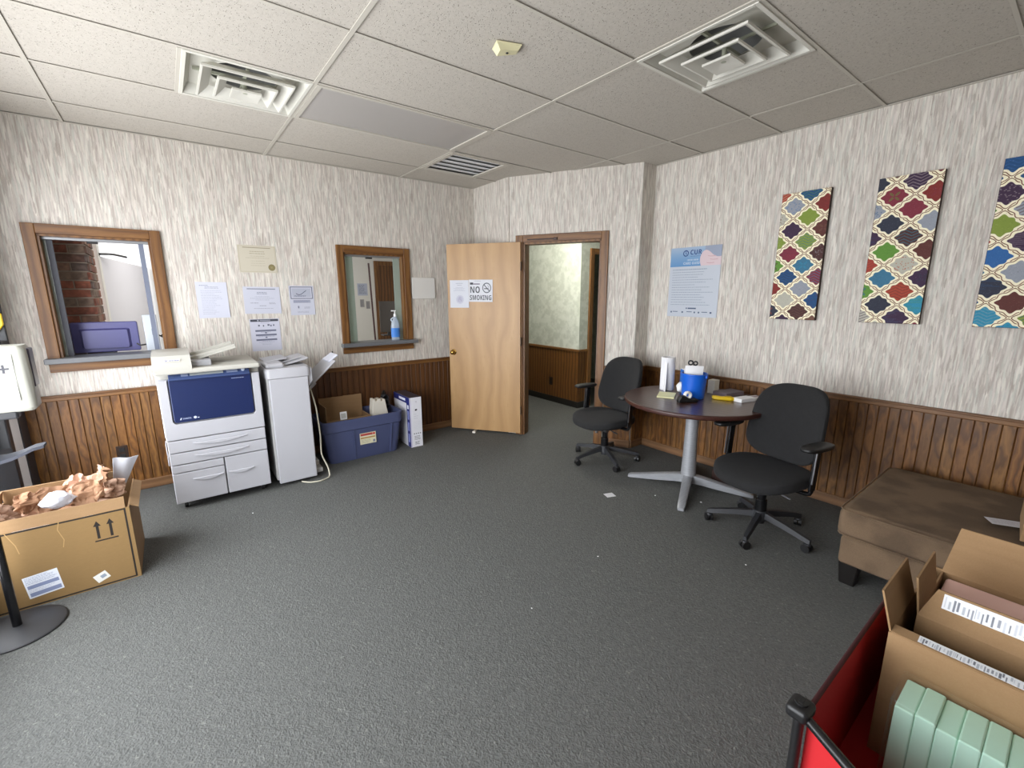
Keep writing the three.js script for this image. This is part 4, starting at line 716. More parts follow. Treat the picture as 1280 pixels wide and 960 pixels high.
function crinkled(w, h, seed) {
  const ridge = (x, y, f, s) => Math.abs(vnoise(x * f + 50, y * f + 50, 997, 991, s) - 0.5) * 2;
  return toCreasedNormals(clean(deform(new THREE.BoxGeometry(w, h, 0.0014, 22, 16, 1), (v) => {
    const x = v.x, y = v.y, n = ridge(x, y, 26, seed) * 0.6 + ridge(x + 0.3, y, 52, seed + 4) * 0.3;
    v.z += 0.055 * (n - 0.4) + 1.6 * x * x * (seed % 2 ? 1 : -0.6); v.y *= 0.75 + 0.5 * ridge(x, 0.1, 20, seed + 9); v.x += 0.015 * ridge(y, x, 30, seed + 2);
  })), R(30));
}
[[-1.265, 0.485, 1.08, 0.16, 0.10, 'pale crinkled paper sheet by the back flap of the box'], [-1.265, 0.50, 1.33, 0.15, 0.11, 'tan crinkled paper sheet beside the white plastic bag'], [-1.165, 0.485, 1.30, 0.12, 0.09, 'pale crinkled paper sheet at the printed corner of the box'], [-1.20, 0.505, 1.19, 0.15, 0.12, 'tan crinkled paper sheet standing beside the clear film'], [-1.315, 0.515, 1.20, 0.15, 0.10, 'pale crinkled paper sheet in the middle of the heap'], [-1.46, 0.47, 1.22, 0.20, 0.12, 'tan crinkled paper sheet behind the white plastic bag'], [-1.54, 0.455, 1.36, 0.18, 0.10, 'pale crinkled paper sheet next to the black stand']].forEach(([x, y, z, w, h, label], k) => {
  const m = single('paper_sheet', label, 'packing paper', [crinkled(w, h, 11 + k)], k % 2 ? kraftPaper : kraftPaper2, { group: 'crinkled paper in the moving box' }); m.position.set(x, y, z); m.rotation.set(-1.0 + 0.45 * (k % 3), k * 0.9 - 1, 0.35 - 0.25 * (k % 4));
});

// ================================================================== SANITISER STAND
{
  const px = -1.547, pz = 1.64, t = thing('sanitizer_stand', 'black floor stand with round base holding the hand sanitizer dispenser', 'stand', [px, 0, pz]);
  part('base', [LA([[0, 0.012], [0, 0.028], [0.05, 0.028], [0.11, 0.022], [0.160, 0.012], [0.168, 0.006], [0.166, 0.0], [0, 0.0]].slice(1), 48)], MT.charcoal, t);
  part('pole', [CY(0.0165, 0.0165, 0.72, 0, 0.385, 0, 20), CY(0.014, 0.014, 0.15, 0, 0.80, 0, 20), CY(0.021, 0.021, 0.03, 0, 0.735, 0, 20)], MT.blackGloss, t);
  part('clamp_knob', [B(0.02, 0.018, 0.04, 0.026, 0.735, 0.006, 0.004)], MT.black, t);
  part('back_plate', [B2(-0.07, 0.10, 0.86, 1.36, -0.062, -0.05, 0.004)], MT.charcoal, t);
  part('bracket', [B2(-0.05, 0.05, 0.84, 1.01, -0.05, 0.03, 0.01)], flat('grey blue plastic', '#4b4f5c', 0.45), t);
  const tray = part('drip_tray', [loft(Array.from({ length: 9 }, (_, i) => { const u = i / 8, x = -0.05 + u * 0.27, w = 0.075 * (1 - 0.55 * u * u), y = 0.86 - 0.035 * Math.sin(Math.PI * Math.min(1, u * 1.1)) + 0.006 * u; return [[x, y, 0.02 - w], [x, y, 0.02 + w], [x, y + 0.012, 0.02 + w * 0.9], [x, y + 0.012, 0.02 - w * 0.9]]; }))], flat('grey blue plastic', '#3c3e47', 0.8), t);
  part('sign_plate', [B2(-0.10, 0.165, 1.345, 1.50, -0.062, -0.05, 0.004)], MT.charcoal, t);
  part('sign_tab', [EX([[0.02, 0], [0.145, 0], [0.165, 0.03], [0.165, 0.075], [0.14, 0.105], [0.02, 0.105]], 0.012, 0.003).translate(0, 1.385, -0.05)], MT.yellow, t, { label: 'yellow tab' });
}
{
  const t = thing('soap_dispenser', 'pale grey hand sanitizer dispenser mounted on the black stand', 'dispenser', [-1.437, 1.045, 1.662]);
  const ring = (y, w, d, z = 0) => rrect(w, d, Math.min(w, d) * 0.22, 5).map(([x, zz]) => [x, y, zz + z]).reverse();
  part('housing', [loft([ring(0, 0.22, 0.09, 0.0), ring(0.015, 0.245, 0.115, 0.0), ring(0.14, 0.25, 0.125, 0.0), ring(0.265, 0.245, 0.12, 0.0), ring(0.285, 0.225, 0.10, 0)])], flat('pale grey plastic', '#a9a99f', 0.4), t);
  part('side_window', [B2(0.115, 0.1285, 0.10, 0.27, -0.045, 0.03, 0.006)], flat('smoked window', '#3c3747', 0.3), t);
  const m = part('front_print', [sheetGeo(0.17, 0.20, 0.0006, 0)], mat('dispenser print', { map: canvasTex(170, 200, (c) => { c.fillStyle = '#a9a99f'; c.fillRect(0, 0, 170, 200); c.fillStyle = '#3c3c44'; c.fillRect(122, 56, 34, 8); c.fillRect(135, 42, 8, 36); c.save(); c.translate(160, 78); c.rotate(Math.PI / 2); lines(c, 0, 0, 84, 2, 12, '#b98a86', 7, 0.1, 5); c.restore(); }), roughness: 0.4 }), t, { keepUV: true });
  m.position.set(-0.005, 0.15, 0.0632);
  part('lever', [B2(-0.06, 0.06, -0.03, 0.005, 0.0, 0.05, 0.01)], MT.charcoal, t);
}

// ================================================================== ROUND TABLE
const TT = 0.735, TC = [2.375, 2.675];
{
  const t = thing('round_table', 'round dark wood table on a silver four-footed pedestal', 'table', [TC[0], 0, TC[1]]);
  part('tabletop', [CY(0.518, 0.518, 0.004, 0, TT - 0.002, 0, 72)], MT.cherry, t);
  part('edge_band', [LA([[0.50, TT - 0.035], [0.522, TT - 0.034], [0.527, TT - 0.028], [0.528, TT - 0.008], [0.524, TT - 0.002], [0.517, TT], [0.517, TT - 0.01]], 72), CY(0.515, 0.50, 0.028, 0, TT - 0.02, 0, 72)], MT.cherryEdge, t);
  part('column', [LA([[0.064, 0.05], [0.058, 0.10], [0.051, 0.3], [0.049, 0.5], [0.049, TT - 0.036]], 32), CY(0.16, 0.16, 0.008, 0, TT - 0.04, 0, 32)], MT.silver, t);
  for (let k = 0; k < 4; k++) {
    const sec = (r, y0, y1, w) => [[r, y0, -w], [r, y0, w], [r, y1 - 0.006, w], [r, y1, w * 0.55], [r, y1, -w * 0.55], [r, y1 - 0.006, -w]].reverse();
    const g = loft([sec(0.02, 0.045, 0.115, 0.034), sec(0.10, 0.04, 0.105, 0.034), sec(0.25, 0.022, 0.075, 0.031), sec(0.40, 0.008, 0.045, 0.028), sec(0.455, 0.004, 0.034, 0.026), sec(0.475, 0.003, 0.022, 0.02)].reverse()).rotateY(-R(64 + 90 * k));
    const f = part('foot', [g], MT.silver, t); const a = R(64 + 90 * k); part('glide', [CY(0.014, 0.014, 0.008, 0.44 * Math.cos(a), 0.004, 0.44 * Math.sin(a), 12)], MT.black, f);
  }
}
// ---- things on the table
{
  const t = thing('blue_bucket', 'bright blue plastic bucket on the round table', 'bucket', [2.385, TT, 2.655]);
  part('body', [LA([[0, 0.002], [0.079, 0.0], [0.082, 0.006], [0.094, 0.185], [0.099, 0.187], [0.100, 0.196], [0.095, 0.199], [0.091, 0.192], [0.078, 0.008], [0, 0.008]], 40)], MT.bucketBlue, t);
  part('bail_ear', [B(0.016, 0.024, 0.014, 0.0, 0.18, 0.101, 0.003)], MT.bucketBlue, t);
}
{
  const t = thing('paper_sheaf', 'folded white papers standing in the blue bucket', 'paper', [2.378, TT + 0.010, 2.652], R(-52));
  part('sheet', [mv(deform(new THREE.BoxGeometry(0.125, 0.245, 0.004, 8, 8, 1), (v) => { v.x *= 0.85 + 0.9 * (v.y + 0.12); v.z += 0.02 * Math.cos(v.x * 14); }), 0, 0.124, 0.02, -R(8))], MT.paper, t);
  part('sheet', [mv(deform(new THREE.BoxGeometry(0.115, 0.225, 0.006, 8, 8, 1), (v) => { v.z += 0.016 * Math.cos(v.x * 16); }), -0.012, 0.113, -0.005, -R(4))], flat('grey white paper', '#d4d2d2', 0.8), t);
}
{
  const t = thing('scissors_handle', 'dark grey handles poking out of the blue bucket', 'scissors', [2.41, TT + 0.010, 2.625], R(-50));
  part('handle', [new THREE.TorusGeometry(0.016, 0.006, 8, 20).translate(-0.02, 0.262, 0)], MT.charcoal, t); part('handle', [new THREE.TorusGeometry(0.014, 0.006, 8, 20).translate(0.016, 0.258, 0)], MT.charcoal, t);
  part('blades', [B(0.014, 0.22, 0.004, -0.01, 0.115, 0, 0.001)], MT.chrome, t);
}
{
  const t = thing('paper_towel_roll', 'white paper towel roll standing on the round table', 'paper towel', [2.50, TT, 2.345]);
  part('roll', [LA([[0.02, 0], [0.055, 0], [0.057, 0.003], [0.057, 0.277], [0.055, 0.28], [0.02, 0.28], [0.02, 0.0]], 36)], flat('soft white paper', '#dfdfe2', 0.9), t);
  part('loose_sheet', [loft([[[-0.056, 0, 0.006], [-0.105, 0, 0.055], [-0.104, 0, 0.057], [-0.053, 0, 0.010]], [[-0.056, 0.24, 0.006], [-0.058, 0.24, 0.03], [-0.056, 0.24, 0.031], [-0.053, 0.24, 0.010]]])], flat('soft white paper', '#e6e6e9', 0.9), t);
}
{
  const t = thing('tissue_box', 'blue and white box behind the bucket on the table', 'box', [2.57, TT, 2.50], R(-40));
  part('carton', [B2(-0.06, 0.06, 0, 0.185, -0.035, 0.035, 0.003)], flat('blue card', '#2f6fc4', 0.5), t);
  part('flap', [B2(-0.055, 0.055, 0.183, 0.19, -0.03, 0.03, 0.002)], MT.paper, t);
}
{
  const t = thing('folded_tissue', 'crumpled white tissue beside the blue bucket', 'tissue', [2.44, TT + 0.055, 2.515]);
  part('wad', [crumple(0.062, 91, [0.8, 0.95, 0.7])], MT.paper, t);
}
single('white_carton', 'small white carton behind the bucket near the wall', 'box', [B(0.07, 0.11, 0.06, 2.68, TT + 0.055, 2.66, 0.002)], flat('cream card', '#cfcabd', 0.7));
{
  const t = thing('note_pad', 'pale yellow note pad on the round table', 'note pad', [2.29, TT, 2.485], R(-62));
  part('sheets', [B(0.13, 0.010, 0.19, 0, 0.005, 0, 0.001)], flat('pale yellow paper', '#dedcae', 0.8), t);
}
{
  const t = thing('red_pen', 'red and black marker lying by the note pad', 'pen', [2.285, TT, 2.60], R(30));
  part('barrel', [CY(0.008, 0.008, 0.11, 0, 0, 0, 12).rotateZ(Math.PI / 2).translate(0, 0.008, 0)], flat('dull red', '#8c3b3f', 0.4), t);
  part('cap', [CY(0.009, 0.009, 0.045, 0, 0, 0, 12).rotateZ(Math.PI / 2).translate(0.075, 0.009, 0)], MT.black, t);
}
{
  const t = thing('tape_dispenser', 'black tape dispenser with a white roll in front of the bucket', 'tape dispenser', [2.225, TT, 2.705], R(-30));
  const pts = [[-0.075, 0], [0.075, 0], [0.08, 0.02], [0.06, 0.03], [0.03, 0.026], [0.0, 0.034], [-0.03, 0.055], [-0.06, 0.05], [-0.078, 0.02]];
  part('body', [EX(pts, 0.045, 0.006).translate(0, 0, -0.0225)], MT.black, t);
  part('tape_roll', [new THREE.TorusGeometry(0.022, 0.011, 10, 24).scale(1, 1, 1.5).translate(0.0, 0.052, 0)], flat('white tape', '#dcd9d4', 0.5), t);
}
{
  const t = thing('yellow_gadget', 'yellow plastic hand tool lying on the table', 'tool', [2.50, TT, 2.845], R(-60));
  part('body', [EX([[-0.08, 0], [-0.03, -0.012], [0.05, -0.016], [0.085, 0.0], [0.08, 0.022], [0.03, 0.034], [-0.02, 0.026], [-0.06, 0.045], [-0.085, 0.035]], 0.026, 0.006).rotateX(-Math.PI / 2).translate(0, 0.0, 0)], MT.yellow, t);
  part('grip', [B(0.05, 0.01, 0.014, 0.03, 0.028, -0.008, 0.003)], flat('dark yellow', '#a3850c', 0.5), t);
}
{
  const t = thing('brochure_stack', 'stack of mauve-grey brochures beside the yellow tool', 'brochures', [2.705, TT, 2.775], R(-12));
  part('stack', [B(0.20, 0.030, 0.13, 0, 0.015, 0, 0.002)], flat('mauve card', '#7d6f74', 0.6), t); part('cover', [B(0.20, 0.002, 0.13, 0.004, 0.031, 0.004)], flat('dark mauve print', '#5b5259', 0.4), t);
}
{
  const t = thing('card_stack', 'stack of white cards at the edge of the table', 'cards', [2.655, TT, 2.965], R(-14));
  part('stack', [B(0.15, 0.026, 0.085, -0.06, 0.013, 0, 0.001)], MT.paper, t); part('stack', [B(0.10, 0.018, 0.085, 0.075, 0.009, -0.005, 0.001)], flat('pale card', '#d8d4d4', 0.7), t); part('print', [B(0.09, 0.001, 0.03, 0.075, 0.0185, -0.01)], flat('mauve print', '#8f7f86', 0.6), t);
}

// ================================================================== OFFICE CHAIRS
function officeChair(label, [x, z], turn, baseTurn) {
  const t = thing('office_chair', label, 'chair', [x, 0, z], turn, 'black fabric office chairs');   // front is local +z
  const seat = SE(0.268, 0.046, 0.258, 0.55, 0.78, 48, 16);
  deform(seat, (v) => { const k = v.z / 0.245; v.y += -0.030 * Math.max(0, k) ** 2.5 + 0.012 * (v.x / 0.255) ** 2 * (v.y > 0 ? 1 : 0.3); }); seat.translate(0, 0.412, 0.03);
  part('seat', [seat], MT.fabric, t);
  part('seat_pan', [SE(0.21, 0.02, 0.20, 0.5, 0.7, 32, 10).translate(0, 0.368, 0.015)], MT.black, t);
  const back = SE(0.240, 0.036, 0.255, 0.5, 0.62, 48, 16).rotateX(Math.PI / 2);
  deform(back, (v) => { const k = v.y / 0.255; v.x *= 1 - 0.10 * k * (k > 0 ? 0.6 : -1.0) * Math.sign(k) ; v.z += 0.35 * v.x * v.x / 0.25 + (k < 0 ? 0.03 * k * k : -0.02 * k * k); });
  mv(back, 0, 0.705, -0.235, R(-9)); part('backrest', [back], MT.fabric, t);
  part('back_shell', [deform(SE(0.20, 0.012, 0.21, 0.5, 0.65, 32, 10).rotateX(Math.PI / 2), (v) => { v.z += 0.3 * v.x * v.x / 0.25; }).rotateX(R(-9)).translate(0, 0.705, -0.268)], MT.black, t);
  for (const s of [-1, 1]) part('back_bar', [TB([[s * 0.035, 0.35, -0.14], [s * 0.036, 0.36, -0.235], [s * 0.036, 0.42, -0.258], [s * 0.036, 0.62, -0.285]], 0.010, 20, 8)], MT.black, t);
  for (const s of [-1, 1]) {
    const a = part('armrest', [SE(0.048, 0.017, 0.125, 0.5, 0.65, 24, 10).translate(s * 0.295, 0.665, 0.0)], MT.black, t, { label: 'black padded armrest' });
    part('arm_post', [mv(B(0.018, 0.27, 0.05, 0, 0, 0, 0.006), s * 0.287, 0.525, -0.02, R(-4)), TB([[s * 0.287, 0.41, -0.015], [s * 0.27, 0.365, -0.01], [s * 0.10, 0.36, 0]], 0.014, 16, 8)], MT.blackGloss, a);
    part('post_trim', [mv(B(0.006, 0.20, 0.008), s * 0.299, 0.54, 0.006, R(-4))], MT.chrome, a);
  }
  part('mechanism', [B(0.17, 0.05, 0.22, 0, 0.335, 0.0, 0.012)], MT.black, t);
  part('lever_knob', [CY(0.018, 0.018, 0.03, 0, 0, 0, 16).rotateZ(Math.PI / 2).translate(0.10, 0.325, 0.08), TB([[0.08, 0.33, 0.04], [0.15, 0.325, 0.05], [0.21, 0.318, 0.05]], 0.006, 12, 8), CY(0.014, 0.014, 0.035, 0, 0.30, 0.105, 14)], MT.chrome, t);
  part('gas_column', [CY(0.026, 0.026, 0.13, 0, 0.25, 0, 20), CY(0.034, 0.036, 0.10, 0, 0.165, 0, 20)], MT.blackGloss, t);
  const hub = part('hub', [CY(0.045, 0.05, 0.06, 0, 0.115, 0, 20), CY(0.03, 0.03, 0.04, 0, 0.075, 0, 16)], MT.charcoal, t);
  for (let k = 0; k < 5; k++) {
    const a = baseTurn + k * 2 * Math.PI / 5;
    const sec = (r, y0, y1, w) => [[r, y0, -w], [r, y0, w], [r, y1, w * 0.7], [r, y1, -w * 0.7]].reverse();
    const lg = part('leg', [loft([sec(0.02, 0.10, 0.14, 0.022), sec(0.16, 0.085, 0.118, 0.019), sec(0.30, 0.062, 0.088, 0.016), sec(0.318, 0.06, 0.082, 0.012)].reverse()).rotateY(-a)], MT.charcoal, t);
    const c = part('caster', [CY(0.026, 0.026, 0.018, 0, 0, 0.013, 18).rotateX(0), ].map(() => mergeGeometries([new THREE.CylinderGeometry(0.026, 0.026, 0.017, 18).rotateX(Math.PI / 2).translate(0, 0, 0.013), new THREE.CylinderGeometry(0.026, 0.026, 0.017, 18).rotateX(Math.PI / 2).translate(0, 0, -0.013)]).rotateY(k * 1.3).translate(0.303 * Math.cos(a), 0.0262, 0.303 * Math.sin(a))), MT.black, t);
    part('caster_hood', [CY(0.009, 0.009, 0.03, 0.303 * Math.cos(a), 0.055, 0.303 * Math.sin(a), 10), SE(0.022, 0.012, 0.022, 0.8, 1, 16, 8).translate(0.303 * Math.cos(a), 0.046, 0.303 * Math.sin(a))], MT.charcoal, c);
  }
  return t;
}
officeChair('black fabric office chair between the doorway and the round table', [2.30, 1.86], R(-97), R(21.5));
officeChair('black fabric office chair between the round table and the ottoman', [2.13, 3.34], R(-102), R(-3.6));
sheet('paper_slip', 'small square white slip lying on the carpet before the table', 'paper', 0.075, 0.065, paperTex('#f0f0f0', 32, 32, () => {}), [1.749, 0.001, 2.397], R(-20), { tiltX: -Math.PI / 2, curl: 0 });
for (const [x, z, s] of [[2.19, 2.90, 0.009], [1.66, 3.48, 0.006], [1.05, 2.9, 0.005], [0.45, 3.0, 0.004], [2.02, 2.62, 0.006], [-0.5, 1.02, 0.006]]) { const m = single('carpet_crumb', 'tiny white crumb of paper on the grey carpet', 'crumb', [crumple(s, 300 + Math.round(x * 100), [1, 0.5, 1])], MT.paper, { group: 'paper crumbs on the carpet' }); m.position.set(x, s * 0.45, z); }
// dark bag under the table by the wall
{
  const t = thing('floor_box', 'dark red-brown carton on the floor behind the table foot', 'box', [2.66, 0, 2.86], R(-8));
  part('carton', [B(0.20, 0.13, 0.16, 0, 0.065, 0, 0.004)], flat('dark red brown card', '#3c2620', 0.7), t); part('flap', [mv(B(0.16, 0.004, 0.09), -0.03, 0.137, 0.05, R(12))], flat('mauve card', '#8a7468', 0.7), t);
}

// ================================================================== OTTOMAN
{
  const t = thing('ottoman', 'large brown suede ottoman against the panelled wall', 'ottoman', [2.345, 0, 4.39]);
  const w = 0.92, d = 1.12;
  part('base', [B(w - 0.02, 0.16, d - 0.02, 0, 0.195, 0, 0.02, 3)], MT.suede, t);
  const cu = B(w + 0.02, 0.155, d + 0.02, 0, 0, 0, 0.035, 4); deform(cu, (v) => { if (v.y > 0) v.y += 0.018 * (1 - (v.x / 0.47) ** 2) * (1 - (v.z / 0.57) ** 2); }); cu.translate(0, 0.355, 0);
  part('cushion', [cu], MT.suede, t);
  const loop = (y) => { const c = new THREE.CurvePath(), p = rrect(w + 0.016, d + 0.016, 0.04, 5).map(([x, z]) => V(x, y, z)); p.forEach((q, i) => c.add(new THREE.LineCurve3(q, p[(i + 1) % p.length]))); return new THREE.TubeGeometry(c, 160, 0.0035, 6, true); };
  for (const y of [0.424, 0.288]) part('piping', [loop(y)], MT.suede, t);
  for (const [x, z] of [[-1, -1], [1, -1], [-1, 1], [1, 1]]) part('leg', [loft([rrect(0.07, 0.07, 0.006, 1).map(([a, b]) => [a + x * 0.40, 0, b + z * 0.50]), rrect(0.09, 0.09, 0.006, 1).map(([a, b]) => [a + x * 0.40, 0.12, b + z * 0.50])].map((r) => r.reverse()))], flat('black wood', '#14110f', 0.4), t);
}
sheet('paper_slip', 'white printed slip lying on the brown ottoman', 'paper', 0.14, 0.075, paperTex('#e2e2e6', 140, 76, (c) => { lines(c, 14, 14, 110, 5, 10, '#a9a9b4', 3, 0.3, 6); }), [2.27, 0.4525, 4.385], R(-62), { tiltX: -Math.PI / 2, curl: 0 });
{
  const t = thing('cardboard_carton', 'brown cardboard carton standing on the ottoman', 'box', [2.26, 0.4525, 4.575], R(4));
  part('carton', [B(0.34, 0.22, 0.30, 0, 0.11, 0, 0.003)], MT.kraft, t); part('tape', [B(0.342, 0.002, 0.05, 0, 0.2205, 0)], flat('brown tape', '#b3905f', 0.3), t);
}

// ================================================================== WAGON AND BOXES
{
  const t = thing('folding_wagon', 'red fabric folding wagon with black frame loaded with boxes', 'wagon', [0, 0, 0]);
  const x0 = 0.30, x1 = 1.235, z0 = 4.215, z1 = 4.76, yb = 0.19, yt = 0.565;
  const xs = 1.0, yl = 0.43, sideP = [[x0, yb], [x1, yb], [x1, yl], [xs, yt], [x0, yt]];
  for (const z of [z0, z1 - 0.006]) part('fabric_side', [EX(sideP, 0.006).translate(0, 0, z)], MT.red, t);
  const xv = 0.135, zv = (z0 + z1) / 2;
  for (const z of [z0 + 0.004, z1 - 0.004]) part('fabric_end', [loft([[[x0, yb, z], [xv, yb, zv], [xv + 0.006, yb, zv], [x0 + 0.006, yb, z]], [[x0, yt - 0.03, z], [xv, yt - 0.03, zv], [xv + 0.006, yt - 0.03, zv], [x0 + 0.006, yt - 0.03, z]]])], MT.red, t); part('fabric_end', [B2(x1 - 0.006, x1, yb, yl, z0 + 0.006, z1 - 0.006)], MT.red, t);
  part('fabric_floor', [B2(x0 + 0.006, x1 - 0.006, yb, yb + 0.008, z0 + 0.006, z1 - 0.006), EX([[x0 + 0.006, -(z0 + 0.01)], [x0 + 0.006, -(z1 - 0.01)], [xv + 0.008, -zv]], 0.008).rotateX(-Math.PI / 2).translate(0, yb, 0)], MT.red, t);
  for (const z of [z0 + 0.0025, z1 - 0.0025]) part('hem', [TB([[x0, yt, z], [xs, yt, z]], 0.006, 8, 8), TB([[xs, yt, z], [x1, yl, z]], 0.006, 8, 8)], flat('dark red binding', '#3a0a0d', 0.8), t);
  for (const z of [z0 - 0.01, z1 + 0.01]) part('frame_bar', [TB([[x0 - 0.022, yt - 0.012, z], [xv - 0.016, yt - 0.012, zv]], 0.012, 4, 10)], MT.blackGloss, t);
  part('bar_hinge', [CY(0.018, 0.018, 0.034, xv - 0.016, yt - 0.012, zv, 18)], MT.black, t);
  part('frame_bar', [TB([[x1 + 0.02, yl - 0.012, z0 - 0.01], [x1 + 0.02, yl - 0.012, z1 + 0.01]], 0.011, 4, 10)], MT.blackGloss, t);
  for (const [x, z] of [[x0 - 0.02, z0 - 0.012], [x1 + 0.02, z0 - 0.012], [x0 - 0.02, z1 + 0.012], [x1 + 0.02, z1 + 0.012]]) {
    const y = x > 1 ? yl : yt, b = part('corner_bracket', [B(0.062, 0.034, 0.05, x, y - 0.006, z, 0.012, 3), CY(0.014, 0.014, 0.006, x, y + 0.012, z, 16)], MT.black, t);
    part('bracket_slot', [B(0.024, 0.003, 0.010, x + 0.004, y + 0.0145, z, 0.001)], MT.dark, b);
    part('leg_tube', [TB([[x, y - 0.01, z], [x, 0.14, z]], 0.012, 4, 10)], MT.black, t);
    const wx = x, w = part('wheel', [CY(0.075, 0.075, 0.04, 0, 0, 0, 28).rotateX(Math.PI / 2).translate(wx, 0.0755, z)], MT.black, t); part('wheel_hub', [CY(0.045, 0.045, 0.044, 0, 0, 0, 20).rotateX(Math.PI / 2).translate(wx, 0.0755, z)], MT.charcoal, w);
  }
  part('cross_brace', [TB([[x0, 0.16, z0 - 0.02], [x1, 0.42, z0 - 0.02]], 0.008, 4, 8), TB([[x0, 0.52, z0 - 0.02], [x1, 0.16, z0 - 0.02]], 0.008, 4, 8)], MT.black, t);
}
const wagonFloor = 0.199;
function openBox(name, label, x0, x1, z0, z1, h, build) {
  const t = thing(name, label, 'box', [x0, wagonFloor + (x0 > 0.8 ? 0.006 : 0), z0]); const X = x1 - x0, Z = z1 - z0, k = 0.005;
  part('front_panel', [B2(0, k, 0, h, 0, Z)], MT.kraft, t); part('back_panel', [B2(X - k, X, 0, h, 0, Z)], MT.kraft, t);
  part('side_panel', [B2(k, X - k, 0, h, 0, k)], MT.kraft, t); part('side_panel', [B2(k, X - k, 0, h, Z - k, Z)], MT.kraft, t); part('bottom', [B2(k, X - k, 0, k, k, Z - k)], MT.kraft, t);
  build(t, X, Z, h, k); return t;
}
const barTex = (seed) => canvasTex(512, 64, (c) => { const q = rng(seed); c.fillStyle = '#dfe1e4'; c.fillRect(0, 0, 512, 64); let x = 6; while (x < 500) { const w = 2 + q() * 6; c.fillStyle = ['#6d727c', '#9aa0aa', '#454a54', '#b9bec6'][Math.floor(q() * 4)]; const y = q() * 20; c.globalAlpha = 0.75; c.fillRect(x, 6 + y, w, 30 + q() * 20); x += w + 2 + q() * 8; } c.globalAlpha = 1; });
const flapGeo = (x0, x1, hgt, lean, z) => loft([[[x0, 0, z], [x1, 0, z], [x1, 0, z + 0.005], [x0, 0, z + 0.005]], [[x0 - 0.004, hgt, z - lean], [x1 - 0.012, hgt, z - lean], [x1 - 0.012, hgt, z - lean + 0.005], [x0 - 0.004, hgt, z - lean + 0.005]]].map((r) => r.reverse()));
openBox('cardboard_carton', 'open brown carton in the wagon standing behind the mint pads', 0.70, 1.215, 4.27, 4.74, 0.40, (t, X, Z, h, k) => {
  part('side_flap', [flapGeo(0.004, 0.27, 0.115, 0.03, 0).translate(0, h, 0)], MT.kraft, t);
  part('front_flap', [mv(B(0.034, 0.005, Z - 0.01), 0.018, h + 0.004, Z / 2, 0, 0, R(10))], MT.kraft, t);
  const m = part('label_strip', [new THREE.BoxGeometry(0.30, 0.026, 0.001).rotateX(-Math.PI / 2).rotateY(-Math.PI / 2)], mat('printed strip', { map: barTex(5), roughness: 0.3 }), t, { keepUV: true }); m.position.set(0.018, h + 0.0082, 0.21); m.rotation.z = R(10);
});
openBox('cardboard_carton', 'open brown carton in the wagon with a white barcode strip and pink lining', 0.85, 1.20, 4.302, 4.73, 0.395, (t, X, Z, h, k) => {
  part('side_flap', [flapGeo(0.002, 0.235, 0.115, 0.016, 0).translate(0, h, 0)], MT.kraft, t);
  const ff = part('front_flap', [loft([[[0, h, 0], [0, h, Z], [0.005, h, Z], [0.005, h, 0]], [[0.035, h + 0.085, 0.03], [0.035, h + 0.085, Z], [0.04, h + 0.085, Z], [0.04, h + 0.085, 0.03]]])], MT.kraft, t);
  const m = part('label_strip', [new THREE.BoxGeometry(Z - 0.05, 0.042, 0.001).rotateY(-Math.PI / 2)], mat('printed strip', { map: barTex(9), roughness: 0.4 }), ff, { keepUV: true }); m.position.set(0.024, h + 0.061, Z / 2 + 0.02); m.rotation.z = -R(22);
  part('back_flap', [loft([[[X - 0.005, h, 0], [X - 0.005, h, Z], [X, h, Z], [X, h, 0]], [[X + 0.05, h + 0.15, 0.02], [X + 0.05, h + 0.15, Z], [X + 0.055, h + 0.15, Z], [X + 0.055, h + 0.15, 0.02]]])], MT.kraft, t);
});
{
  const t = thing('pink_liner', 'pink foam sheet inside the barcode carton', 'packaging', [1.027, wagonFloor + 0.362, 4.517]);
  part('sheet', [deform(B(0.32, 0.03, 0.40, 0, 0, 0, 0.01, 3), (v) => { v.y += 0.018 * Math.sin(v.x * 9 + 1); })], MT.pink, t);
  part('filling', [B2(-0.155, 0.155, -0.35, -0.02, -0.19, 0.19)], flat('pink filling', '#c58d86', 0.85), t);
}
// mint pads in clear wrap
{
  const t = thing('pad_pack', 'clear-wrapped row of mint green pads standing in the wagon', 'pack', [0.618, wagonFloor + 0.001, 4.505]);
  const gs = [0, 1, 2].map((k) => clean(deform(B(0.132, 0.305, 0.039, 0, 0, 0, 0.004, 3), (v) => { if (v.y > 0) v.y += 0.004 * Math.cos(v.z * 75) - 0.006 * (v.x / 0.066) ** 2; v.x += 0.003 * Math.sin(v.y * 30 + k * 2); })));
  for (let i = 0; i < 9; i++) { const m = new THREE.Mesh(gs[i % 3], MT.mint); m.name = 'pad'; m.castShadow = m.receiveShadow = true; m.position.set(0, 0.151 + 0.004 * Math.sin(i * 2.3), (i - 4) * 0.0392); t.add(m); }
  part('wrap', [deform(new RoundedBoxGeometry(0.144, 0.318, 0.376, 12, 0.012), (v) => { const n = vnoise(v.x * 60 + 19, v.z * 45 + v.y * 38 + 29, 997, 991, 4) - 0.5; v.multiplyScalar(1 + 0.016 * n); }).translate(0, 0.160, 0)], MT.wrap, t, { label: 'clear plastic wrap' });
}

